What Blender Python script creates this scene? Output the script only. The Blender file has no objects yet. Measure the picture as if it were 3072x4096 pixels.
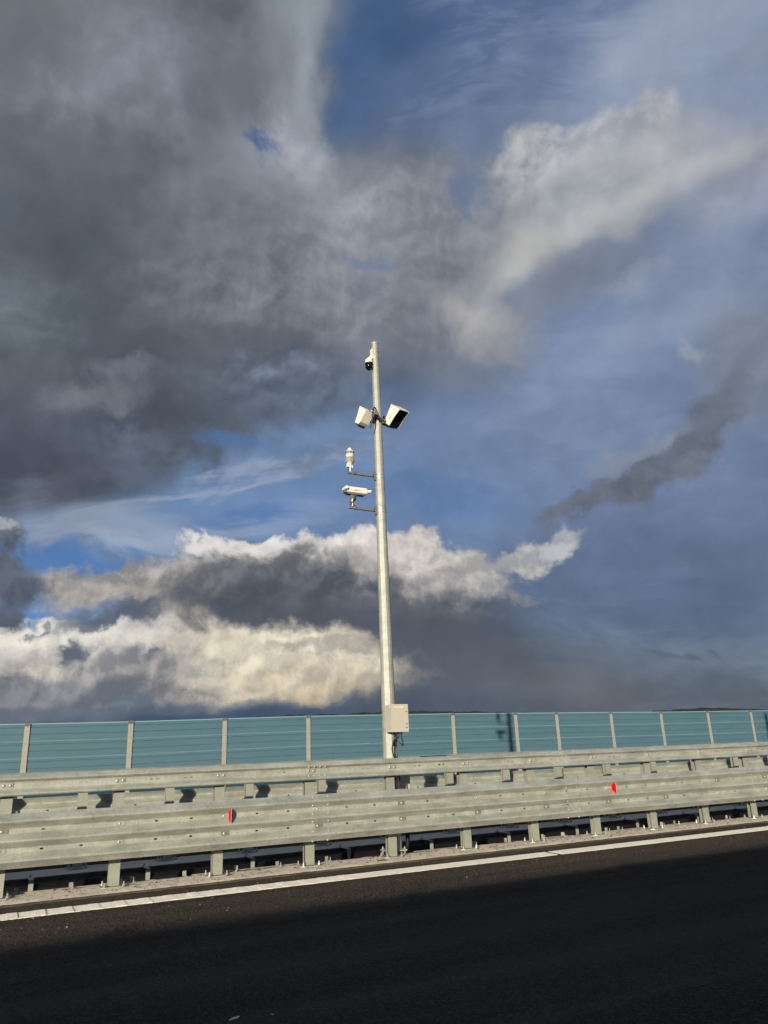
import bpy, bmesh, math, random
from mathutils import Vector, Matrix
R = math.radians
random.seed(11)
scene = bpy.context.scene
COL = scene.collection

# ------------------------------------------------------------------ camera
cam_data = bpy.data.cameras.new('camera')
cam = bpy.data.objects.new('camera', cam_data)
COL.objects.link(cam)
YAW, PITCH, ROLL, CAM_H = 0.47196, 0.3098, -0.03969, 1.405
fwd = Vector((math.sin(YAW) * math.cos(PITCH), math.cos(YAW) * math.cos(PITCH), math.sin(PITCH)))
r0 = Vector((math.cos(YAW), -math.sin(YAW), 0))
u0 = r0.cross(fwd)
rgt = r0 * math.cos(ROLL) + u0 * math.sin(ROLL)
upv = u0 * math.cos(ROLL) - r0 * math.sin(ROLL)
cam.matrix_world = Matrix(((rgt.x, upv.x, -fwd.x, 0), (rgt.y, upv.y, -fwd.y, 0), (rgt.z, upv.z, -fwd.z, CAM_H), (0, 0, 0, 1)))
cam_data.sensor_fit = 'VERTICAL'
cam_data.sensor_height = 24.0
cam_data.lens = 3008.7 / 4096 * 24.0
cam_data.clip_start = 0.05
cam_data.clip_end = 30000
scene.camera = cam

scene.view_settings.view_transform = 'Standard'
scene.view_settings.look = 'None'
scene.view_settings.exposure = 0.4
scene.view_settings.gamma = 1.0
scene.view_settings.use_curve_mapping = False
scene.cycles.max_bounces = 4
scene.cycles.diffuse_bounces = 3
scene.cycles.adaptive_threshold = 0.02
scene.cycles.adaptive_min_samples = 10
scene.cycles.use_denoising = True

# ------------------------------------------------------------------ sun
SUN_AZ, SUN_EL = 40.6, 9.6          # the light travels towards this azimuth (from +Y to +X), dropping by SUN_EL
sd = Vector((math.sin(R(SUN_AZ)) * math.cos(R(SUN_EL)), math.cos(R(SUN_AZ)) * math.cos(R(SUN_EL)), -math.sin(R(SUN_EL))))
sun_data = bpy.data.lights.new('sun', 'SUN')
sun_data.energy = 5.0
sun_data.angle = R(0.53)
sun_data.color = (1.0, 0.88, 0.68)
sun = bpy.data.objects.new('sun', sun_data)
COL.objects.link(sun)
sun.rotation_euler = sd.to_track_quat('-Z', 'Y').to_euler()

# ------------------------------------------------------------------ sky
def lin(c, k=1.0):
    out = []
    for v in c:
        v = v / 255.0
        out.append(k * (v / 12.92 if v <= 0.04045 else ((v + 0.055) / 1.055) ** 2.4))
    return tuple(out) + (1.0,)

# clouds as (position and size on the sky dome, turn, softness, cover, lit colour, kind of edge, shaded colour)
SKY = [
    (0.3161, 0.0725, 0.2959, 0.2048, -0.0528, 0.7, 0.6, (120, 135, 164), 's'),
    (0.4292, 0.2581, 0.1309, 0.1007, 0.2781, 0.9, 0.6, (140, 150, 172), 'm', (122, 136, 164)),
    (0.2884, 0.1565, 0.135, 0.0337, 0.2985, 0.9, 0.4, (140, 152, 176), 'w'),
    (0.2297, 0.1008, 0.0947, 0.0237, -0.2275, 0.9, 0.35, (140, 153, 178), 'w'),
    (0.3889, 0.4481, 0.2067, 0.128, 0.1329, 0.8, 0.65, (136, 149, 176), 'w'),
    (0.1738, 0.4187, 0.1586, 0.0317, 0.5704, 0.9, 0.45, (120, 138, 166), 'w'),
    (0.2561, 0.4722, 0.0982, 0.0245, 0.5962, 0.9, 0.35, (140, 152, 176), 'w'),
    (0.0061, 0.5222, 0.0723, 0.1335, -0.2145, 0.6, 0.9, (68, 93, 130), 's'),
    (0.1167, 0.4016, 0.1227, 0.0669, 0.3493, 0.7, 0.65, (80, 101, 136), 's'),
    (0.061, 0.4761, 0.0612, 0.0334, 0.2619, 0.8, 0.5, (96, 114, 146), 'm'),
    (0.2227, 0.4994, 0.0626, 0.0313, 0.2309, 0.8, 0.5, (88, 106, 140), 'w'),
    (0.3667, -0.1262, 0.2613, 0.0667, -0.0183, 0.8, 0.7, (86, 104, 130), 's'),
    (0.3913, -0.1854, 0.1643, 0.0274, 0.0324, 0.8, 0.5, (78, 95, 120), 'w'),
    (0.2755, -0.2377, 0.243, 0.0208, 0.0282, 0.9, 0.6, (116, 127, 145), 'w'),
    (0.2436, -0.2844, 0.326, 0.0407, -0.0051, 0.7, 0.7, (88, 97, 110), 's'),
    (0.1851, -0.278, 0.1069, 0.0297, -0.0137, 0.9, 0.45, (112, 114, 120), 's'),
    (0.0723, -0.2458, 0.1035, 0.0731, -0.0301, 0.8, 0.7, (86, 92, 103), 's'),
    (0.4605, -0.081, 0.0839, 0.1049, -0.0242, 0.9, 0.5, (100, 112, 138), 's'),
    (0.3597, 0.5039, 0.1545, 0.0281, 0.3579, 0.9, 0.6, (150, 160, 180), 'w'),
    (0.2679, 0.4415, 0.1302, 0.018, 0.5297, 0.9, 0.55, (138, 150, 174), 'w'),
    (0.4139, 0.5151, 0.0952, 0.0601, -0.1392, 0.9, 0.6, (148, 157, 176), 'm'),
    (0.1625, 0.4349, 0.0813, 0.038, 0.3378, 0.9, 0.5, (112, 126, 152), 'm'),
    (0.1401, 0.4912, 0.0823, 0.0123, 0.5869, 0.9, 0.4, (124, 138, 164), 'w'),
    (0.3087, 0.491, 0.0496, 0.0276, -0.5511, 0.9, 0.5, (154, 163, 184), 'c'),
    (0.2312, 0.2466, 0.1344, 0.0448, 0.4271, 0.7, 0.6, (118, 126, 144), 's'),
    (0.191, 0.381, 0.0456, 0.0376, -0.0718, 0.45, 1, (186, 187, 190), 'k', (150, 154, 162)),
    (0.2252, 0.3519, 0.0695, 0.0521, -0.6336, 0.45, 1, (184, 185, 188), 'k', (150, 154, 162)),
    (0.2804, 0.3868, 0.047, 0.0414, -0.0901, 0.45, 1, (184, 184, 186), 'k', (156, 160, 168)),
    (0.3365, 0.4045, 0.0457, 0.0376, -0.1041, 0.5, 0.95, (184, 184, 188), 'k', (156, 160, 170)),
    (0.3927, 0.3831, 0.1104, 0.0502, 0.1501, 0.6, 0.9, (172, 174, 181), 'm', (150, 156, 168)),
    (0.4453, 0.3566, 0.0792, 0.0545, 0.0589, 0.8, 0.7, (162, 166, 176), 'm', (146, 152, 166)),
    (0.2869, 0.3415, 0.1222, 0.0505, 0.3332, 0.4, 1, (184, 185, 188), 'm', (154, 158, 166)),
    (0.2025, 0.31, 0.0941, 0.0554, 0.4507, 0.5, 0.95, (178, 179, 182), 'm', (144, 149, 158)),
    (0.15, 0.28, 0.0743, 0.0343, 0.4215, 0.6, 0.9, (182, 182, 181), 'm', (150, 152, 157)),
    (0.3416, 0.3418, 0.1528, 0.0173, 0.446, 0.9, 0.6, (186, 187, 188), 's'),
    (0.1675, 0.2789, 0.068, 0.017, 0.4569, 0.9, 0.5, (184, 184, 183), 's'),
    (0.2196, 0.2303, 0.1072, 0.0282, 0.4662, 0.9, 0.6, (124, 131, 146), 's'),
    (0.344, 0.2438, 0.0321, 0.0096, 0.2812, 0.9, 0.5, (150, 156, 172), 'c'),
    (0.3165, 0.2235, 0.0439, 0.011, 0.1936, 0.9, 0.4, (146, 154, 172), 'c'),
    (-0.3018, 0.5444, 0.2693, 0.2175, 0.0437, 0.16, 1, (118, 123, 131), 'm', (94, 100, 110)),
    (-0.0925, 0.548, 0.0609, 0.1051, 0.064, 0.4, 0.8, (122, 129, 138), 'm', (112, 119, 129)),
    (-0.2378, 0.4151, 0.1824, 0.1824, 0.0116, 0.2, 1, (116, 121, 130), 'm', (92, 98, 107)),
    (-0.0896, 0.4354, 0.0457, 0.0628, -0.0166, 0.35, 0.9, (140, 146, 156), 'c', (118, 125, 134)),
    (-0.2872, 0.1787, 0.3161, 0.1863, -0.1217, 0.18, 1, (104, 110, 119), 'm', (80, 87, 97)),
    (-0.0516, 0.2889, 0.1903, 0.1308, 0.2179, 0.35, 0.9, (124, 129, 138), 'm', (104, 110, 119)),
    (-0.3909, 0.0521, 0.1701, 0.0933, 0.1178, 0.22, 1, (98, 104, 117), 'm', (74, 81, 94)),
    (-0.3154, 0.0018, 0.0914, 0.0228, 0.0688, 0.35, 0.9, (86, 93, 106), 'c', (76, 84, 98)),
    (-0.2426, 0.0653, 0.0525, 0.035, -0.5734, 0.4, 0.9, (92, 100, 114), 'c', (78, 86, 99)),
    (-0.0593, 0.1315, 0.146, 0.0487, 0.2059, 0.45, 0.85, (92, 99, 112), 'c', (80, 89, 104)),
    (-0.0855, 0.0902, 0.134, 0.0365, 0.1382, 0.7, 0.7, (98, 108, 126), 'c', (84, 94, 112)),
    (-0.0119, 0.0996, 0.0917, 0.0306, 0.048, 0.7, 0.6, (94, 104, 122), 'c', (86, 96, 114)),
    (-0.3469, 0.3133, 0.2092, 0.1431, 0.1865, 0.9, 0.65, (80, 88, 97), 's'),
    (-0.2301, 0.1719, 0.2434, 0.0753, -0.0902, 0.9, 0.7, (78, 86, 97), 's'),
    (-0.4052, 0.0818, 0.1618, 0.0701, -0.0253, 0.9, 0.4, (78, 84, 97), 's'),
    (-0.3879, 0.5397, 0.129, 0.0992, 0.0656, 0.9, 0.5, (116, 119, 126), 's'),
    (-0.2736, 0.5224, 0.0475, 0.0475, 0.0335, 0.9, 0.6, (130, 136, 150), 'm'),
    (-0.2495, 0.5042, 0.0163, 0.0325, 0.1021, 0.9, 0.5, (142, 148, 164), 'c'),
    (-0.313, 0.4636, 0.0719, 0.0205, -0.1319, 0.9, 0.45, (128, 134, 146), 'c'),
    (-0.0846, 0.5052, 0.0334, 0.1112, -0.1051, 0.8, 0.6, (132, 140, 150), 'm'),
    (-0.1208, 0.3995, 0.086, 0.0459, -0.0127, 0.7, 0.8, (144, 151, 162), 'm', (128, 134, 143)),
    (-0.0883, 0.4121, 0.0402, 0.0316, -0.0181, 0.8, 0.95, (172, 175, 186), 'c', (146, 151, 163)),
    (-0.151, 0.3786, 0.0859, 0.0344, -0.0087, 0.9, 0.6, (130, 138, 147), 'm'),
    (-0.1399, 0.4246, 0.016, 0.0107, -0.5958, 0.7, 0.85, (74, 96, 136), 'c'),
    (-0.1265, 0.4142, 0.0126, 0.0091, -0.0105, 0.8, 0.7, (84, 104, 142), 'c'),
    (-0.0669, 0.3338, 0.1649, 0.053, 0.1044, 0.8, 0.8, (138, 142, 151), 'm', (116, 121, 130)),
    (-0.0247, 0.3545, 0.0994, 0.021, 0.2913, 0.8, 0.8, (160, 164, 172), 'c', (128, 134, 144)),
    (0.0336, 0.3414, 0.0527, 0.0293, 0.1532, 0.7, 0.85, (168, 171, 178), 'c', (134, 140, 150)),
    (0.0921, 0.3277, 0.0636, 0.0405, 0.2798, 0.7, 0.8, (150, 155, 165), 'c', (128, 135, 148)),
    (-0.0989, 0.2901, 0.1185, 0.0296, 0.1422, 0.9, 0.6, (134, 138, 147), 'c', (108, 114, 123)),
    (-0.1016, 0.2447, 0.1552, 0.0478, 0.1423, 0.9, 0.6, (122, 126, 134), 'c', (100, 106, 114)),
    (0.0065, 0.2527, 0.0899, 0.0599, -0.0385, 0.8, 0.7, (134, 139, 152), 'c', (110, 117, 131)),
    (0.0131, 0.2696, 0.0179, 0.0358, 0.1273, 0.9, 0.6, (150, 156, 170), 'c'),
    (0.1072, 0.2135, 0.0781, 0.0216, -0.4204, 0.9, 0.7, (184, 182, 179), 'm', (156, 156, 158)),
    (0.1483, 0.1822, 0.0481, 0.0181, -0.4768, 0.8, 0.8, (162, 162, 164), 'c', (130, 136, 148)),
    (0.0287, 0.2054, 0.0903, 0.0361, 0.1285, 0.8, 0.7, (142, 145, 152), 'c', (118, 123, 134)),
    (0.0636, 0.1626, 0.115, 0.0363, -0.0438, 0.8, 0.7, (120, 126, 137), 'm', (106, 113, 127)),
    (0.0083, 0.2981, 0.1361, 0.0533, 0.226, 0.9, 0.75, (150, 153, 161), 'c', (124, 129, 138)),
    (0.0536, 0.2277, 0.1141, 0.054, -0.044, 0.9, 0.65, (142, 146, 156), 'c', (118, 124, 136)),
    (0.1073, 0.2182, 0.0661, 0.018, -0.4202, 0.9, 0.6, (188, 186, 182), 'm', (160, 159, 160)),
    (-0.0622, 0.3116, 0.0947, 0.0178, 0.202, 0.9, 0.6, (156, 159, 167), 'c', (128, 133, 141)),
    (-0.0104, 0.279, 0.0238, 0.0083, -0.2023, 0.8, 0.6, (104, 122, 156), 'c'),
    (0.1044, 0.3598, 0.0347, 0.0127, 0.1079, 0.8, 0.6, (92, 112, 148), 'c'),
    (-0.0647, 0.5097, 0.0168, 0.1006, -0.0635, 0.9, 0.7, (150, 158, 168), 'm'),
    (-0.2684, 0.5226, 0.0582, 0.0423, 0.0322, 0.9, 0.7, (138, 143, 156), 'c', (120, 125, 134)),
    (-0.3186, 0.4609, 0.0768, 0.0236, -0.1316, 0.9, 0.7, (134, 140, 151), 'c', (108, 113, 122)),
    (-0.4414, 0.219, 0.0621, 0.0518, 0.0082, 0.9, 0.7, (120, 128, 138), 'c', (92, 100, 110)),
    (-0.3581, 0.1304, 0.067, 0.0223, 0.1646, 0.9, 0.75, (124, 131, 141), 'c', (92, 99, 110)),
    (-0.1884, 0.3412, 0.103, 0.04, -0.0057, 0.9, 0.6, (124, 131, 139), 'c', (100, 107, 115)),
    (-0.1708, 0.2689, 0.1175, 0.0352, 0.1192, 0.9, 0.65, (134, 139, 147), 'c', (100, 106, 114)),
    (-0.1203, 0.2307, 0.1069, 0.0238, -0.0245, 0.9, 0.6, (132, 136, 144), 'c', (100, 106, 115)),
    (-0.3237, 0.0589, 0.0566, 0.0226, -0.0316, 0.9, 0.5, (108, 120, 138), 'c', (84, 92, 106)),
    (-0.1554, 0.1405, 0.0957, 0.0239, 0.0412, 0.9, 0.5, (112, 122, 138), 'c', (82, 90, 103)),
    (-0.4522, 0.2133, 0.0463, 0.0412, 0.008, 0.9, 0.4, (112, 121, 131), 'm'),
    (-0.3583, 0.1275, 0.0502, 0.0134, 0.1642, 0.9, 0.6, (116, 124, 134), 'c'),
    (-0.3113, 0.1587, 0.0282, 0.0079, -0.0154, 0.9, 0.5, (124, 132, 144), 'c'),
    (-0.1188, 0.1514, 0.0662, 0.0108, 0.039, 0.9, 0.7, (132, 144, 162), 'c', (96, 106, 122)),
    (-0.072, 0.1199, 0.0912, 0.0182, 0.1034, 0.9, 0.5, (116, 130, 154), 'c', (88, 98, 116)),
    (-0.3171, 0.0735, 0.0339, 0.0102, -0.213, 0.9, 0.4, (112, 124, 142), 'c'),
    (-0.3252, 0.0321, 0.0283, 0.0125, -0.0361, 0.9, 0.4, (104, 118, 140), 'c'),
    (-0.1375, 0.019, 0.2004, 0.0516, 0.2775, 0.5, 0.85, (112, 139, 176), 'c'),
    (-0.0907, -0.0257, 0.2569, 0.0459, 0.0118, 0.6, 0.85, (106, 134, 174), 's'),
    (0.0463, 0.018, 0.092, 0.1043, -0.0398, 0.8, 0.6, (110, 131, 167), 's'),
    (-0.178, 0.054, 0.0478, 0.0096, -0.1768, 0.8, 0.7, (84, 116, 164), 'w'),
    (-0.1398, -0.0329, 0.1092, 0.0097, 0.0636, 0.9, 0.7, (84, 117, 168), 'w'),
    (0.0819, -0.0141, 0.0735, 0.0184, -0.1265, 0.8, 0.6, (86, 117, 162), 'w'),
    (-0.2162, 0.0038, 0.1666, 0.0095, 0.1739, 0.9, 0.6, (148, 162, 184), 'w'),
    (-0.1375, 0.019, 0.1214, 0.0061, 0.2074, 0.9, 0.5, (146, 160, 182), 'w'),
    (-0.3399, -0.036, 0.1129, 0.026, -0.122, 0.7, 0.8, (142, 155, 177), 'w'),
    (-0.2484, -0.0555, 0.1528, 0.0082, 0.0603, 0.9, 0.6, (152, 165, 187), 'w'),
    (-0.0847, -0.0291, 0.0367, 0.0086, -0.0408, 0.9, 0.5, (150, 164, 188), 'w'),
    (-0.0757, 0.0381, 0.0795, 0.011, 0.1364, 0.9, 0.5, (100, 112, 136), 'c'),
    (-0.3973, -0.0806, 0.0716, 0.0187, -0.2465, 0.55, 0.9, (84, 126, 182), 'c'),
    (-0.3019, -0.083, 0.046, 0.0149, 0.1286, 0.8, 0.6, (98, 134, 180), 'w'),
    (-0.4316, -0.14, 0.0482, 0.0182, -0.0745, 0.55, 0.9, (94, 138, 192), 'c'),
    (-0.3466, -0.0596, 0.096, 0.0113, -0.2003, 0.9, 0.5, (160, 172, 192), 'w'),
    (0.4731, 0.1603, 0.0456, 0.0355, 0.7033, 0.6, 0.6, (130, 136, 150), 'c', (114, 121, 136)),
    (0.4529, 0.128, 0.0577, 0.0524, 0.7982, 0.55, 0.6, (134, 139, 152), 'm', (118, 124, 138)),
    (0.4265, 0.0722, 0.0716, 0.0253, 0.9588, 0.45, 0.8, (114, 120, 132), 'c', (100, 106, 120)),
    (0.3656, 0.0077, 0.0786, 0.0224, 0.5509, 0.4, 0.85, (112, 118, 130), 'c', (94, 100, 114)),
    (0.2909, -0.0282, 0.0726, 0.0186, 0.3988, 0.4, 0.85, (114, 120, 131), 'c', (96, 103, 117)),
    (0.2375, -0.0505, 0.0296, 0.0142, 0.3236, 0.6, 0.7, (110, 117, 130), 'c', (96, 104, 120)),
    (0.3209, 0.0216, 0.0511, 0.0136, 0.3227, 0.7, 0.6, (138, 144, 155), 'c'),
    (0.3953, 0.1424, 0.013, 0.0109, -0.0708, 0.9, 0.55, (156, 164, 180), 'c'),
    (0.3829, 0.0483, 0.0222, 0.0078, 0.6965, 0.9, 0.4, (146, 152, 164), 'c'),
    (-0.3431, -0.1195, 0.1075, 0.026, -0.1361, 0.35, 1, (182, 177, 170), 'k', (140, 140, 142)),
    (-0.4044, -0.1303, 0.0327, 0.0218, -0.0699, 0.5, 0.8, (176, 170, 162), 'k', (136, 136, 138)),
    (-0.2226, -0.075, 0.0386, 0.0154, -0.0489, 0.3, 1, (228, 224, 220), 'k', (206, 204, 203)),
    (-0.1598, -0.078, 0.0423, 0.0193, -0.0462, 0.25, 1, (232, 228, 223), 'k', (208, 205, 203)),
    (-0.0872, -0.0904, 0.049, 0.0184, -0.0435, 0.3, 1, (224, 219, 213), 'k', (196, 193, 190)),
    (-0.0316, -0.0836, 0.0339, 0.0209, -0.0408, 0.25, 1, (230, 225, 218), 'k', (204, 200, 196)),
    (0.0419, -0.0957, 0.0554, 0.0246, -0.0375, 0.3, 1, (220, 215, 208), 'k', (184, 182, 180)),
    (0.1085, -0.1165, 0.0487, 0.0268, -0.2438, 0.35, 1, (208, 204, 199), 'k', (160, 160, 162)),
    (-0.0824, -0.1275, 0.2206, 0.038, -0.097, 0.3, 1, (190, 184, 178), 'k', (128, 128, 131)),
    (0.0593, -0.1209, 0.0675, 0.0276, -0.1754, 0.7, 0.8, (214, 207, 198), 'k', (172, 168, 165)),
    (-0.0204, -0.1117, 0.0431, 0.0185, -0.0405, 0.7, 0.8, (220, 213, 204), 'k', (190, 185, 180)),
    (-0.2752, -0.1507, 0.0404, 0.0347, 0.3007, 0.45, 0.9, (206, 194, 178), 'k', (160, 152, 146)),
    (-0.2466, -0.1735, 0.0351, 0.0152, 0.1169, 0.5, 0.8, (190, 178, 162), 'k', (150, 144, 140)),
    (-0.1496, -0.1286, 0.115, 0.0303, 0.0209, 0.6, 0.95, (98, 103, 112), 'k', (82, 87, 97)),
    (-0.1322, -0.1526, 0.1702, 0.0316, -0.0846, 0.45, 0.95, (90, 96, 106), 'k', (78, 85, 96)),
    (-0.167, -0.1082, 0.0663, 0.0169, 0.0393, 0.8, 0.7, (122, 123, 128), 'k', (98, 101, 108)),
    (0.0269, -0.1626, 0.1474, 0.0295, -0.0717, 0.6, 0.9, (104, 108, 117), 'k', (84, 90, 101)),
    (0.1075, -0.1409, 0.0547, 0.0134, -0.2773, 0.8, 0.7, (176, 173, 172), 'k', (128, 130, 138)),
    (-0.0234, -0.1911, 0.2026, 0.0276, -0.093, 0.7, 0.9, (84, 89, 100), 'n'),
    (0.0245, -0.2202, 0.1347, 0.0367, -0.1222, 0.8, 0.8, (84, 90, 101), 'n'),
    (0.1938, -0.1039, 0.0512, 0.0169, 0.3584, 0.4, 1, (206, 202, 196), 'k', (164, 165, 169)),
    (0.2331, -0.0898, 0.0214, 0.0095, 0.3265, 0.6, 0.8, (180, 182, 188), 'k', (140, 146, 160)),
    (0.1497, -0.1483, 0.0422, 0.0096, -0.2931, 0.7, 0.7, (172, 170, 170), 'k', (132, 134, 142)),
    (-0.4686, -0.0559, 0.0224, 0.0213, -0.4408, 0.4, 1, (112, 118, 130), 'k', (84, 91, 106)),
    (-0.4599, -0.1059, 0.0425, 0.0266, -0.2603, 0.4, 1, (100, 107, 121), 'k', (80, 88, 104)),
    (-0.4792, -0.1479, 0.0233, 0.0233, -0.0812, 0.45, 1, (94, 102, 116), 'k', (82, 90, 106)),
    (-0.4704, -0.0383, 0.0159, 0.0064, -0.4384, 0.7, 0.7, (176, 178, 184), 'k'),
    (-0.4431, -0.1855, 0.1008, 0.0265, -0.0478, 0.3, 1, (236, 231, 217), 'k', (206, 202, 195)),
    (-0.3052, -0.1964, 0.132, 0.0195, -0.0711, 0.4, 1, (224, 219, 210), 'k', (190, 187, 182)),
    (-0.1406, -0.2277, 0.1392, 0.046, -0.124, 0.3, 1, (240, 230, 206), 'k', (210, 201, 182)),
    (-0.0437, -0.2415, 0.0427, 0.0305, 0.1274, 0.4, 1, (234, 224, 200), 'k', (186, 178, 164)),
    (-0.1476, -0.2601, 0.1562, 0.0276, -0.0063, 0.4, 1, (226, 213, 188), 'k', (186, 177, 160)),
    (-0.0936, -0.2749, 0.0545, 0.0109, 0.0511, 0.5, 1, (224, 208, 176), 'k', (180, 169, 150)),
    (-0.3898, -0.2364, 0.1584, 0.0306, -0.0336, 0.5, 0.95, (176, 172, 166), 'k', (122, 124, 131)),
    (-0.4541, -0.2474, 0.0997, 0.0262, -0.0632, 0.6, 0.95, (140, 141, 147), 'k', (104, 110, 121)),
    (-0.3457, -0.2633, 0.106, 0.0134, -0.0148, 0.6, 0.9, (138, 139, 145), 'k', (102, 108, 120)),
    (-0.266, -0.264, 0.0693, 0.0104, 0.0308, 0.7, 0.8, (168, 162, 152), 'k', (122, 122, 127)),
    (-0.3058, -0.2317, 0.0794, 0.0159, 0.1039, 0.8, 0.8, (180, 175, 168), 'k', (136, 135, 138)),
    (-0.4381, -0.209, 0.064, 0.0139, -0.0901, 0.8, 0.8, (222, 213, 196), 'k', (172, 168, 162)),
    (-0.4696, -0.2711, 0.0989, 0.0083, -0.1085, 0.5, 0.9, (104, 112, 126), 'n'),
    (-0.1725, -0.2997, 0.2501, 0.0131, -0.03, 0.6, 0.95, (66, 84, 110), 'n'),
    (-0.2662, -0.2815, 0.0694, 0.0058, -0.0245, 0.8, 0.7, (86, 98, 116), 'n'),
    (0.0455, -0.2984, 0.1579, 0.0206, -0.0317, 0.8, 0.8, (78, 88, 104), 'n'),
    (-0.361, -0.1628, 0.0609, 0.0089, 0.1882, 0.55, 0.85, (110, 118, 131), 'c', (92, 100, 116)),
    (-0.3158, -0.16, 0.0341, 0.0136, 0.1157, 0.55, 0.85, (102, 109, 123), 'c', (86, 94, 110)),
    (-0.3976, -0.2021, 0.0193, 0.0129, 0.3895, 0.45, 0.95, (96, 104, 118), 'c', (80, 90, 108)),
    (-0.3056, -0.217, 0.0192, 0.0045, 0.1979, 0.55, 0.85, (112, 118, 128), 'c'),
    (-0.4403, -0.1742, 0.0106, 0.0048, 0.4954, 0.55, 0.8, (118, 125, 138), 'c'),
    (-0.4242, -0.1697, 0.0064, 0.0043, 0.4941, 0.55, 0.8, (118, 125, 138), 'c'),
    (-0.0916, -0.2122, 0.0915, 0.0085, -0.1176, 0.8, 0.6, (160, 154, 148), 'c', (120, 121, 126)),
    (0.3608, -0.2333, 0.0275, 0.0027, -0.1464, 0.8, 0.5, (84, 96, 114), 'n'),
    (0.4126, -0.2348, 0.0117, 0.0032, -0.7593, 0.8, 0.5, (84, 96, 114), 'n'),
    (0.3881, -0.2366, 0.0086, 0.0032, -0.5642, 0.8, 0.5, (84, 96, 114), 'n'),
    (0.2051, -0.2399, 0.0532, 0.0047, -0.0853, 0.8, 0.5, (86, 97, 115), 'n'),
]


world = bpy.data.worlds.new('World')
scene.world = world
world.use_nodes = True
world.cycles.sampling_method = 'NONE'

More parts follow.
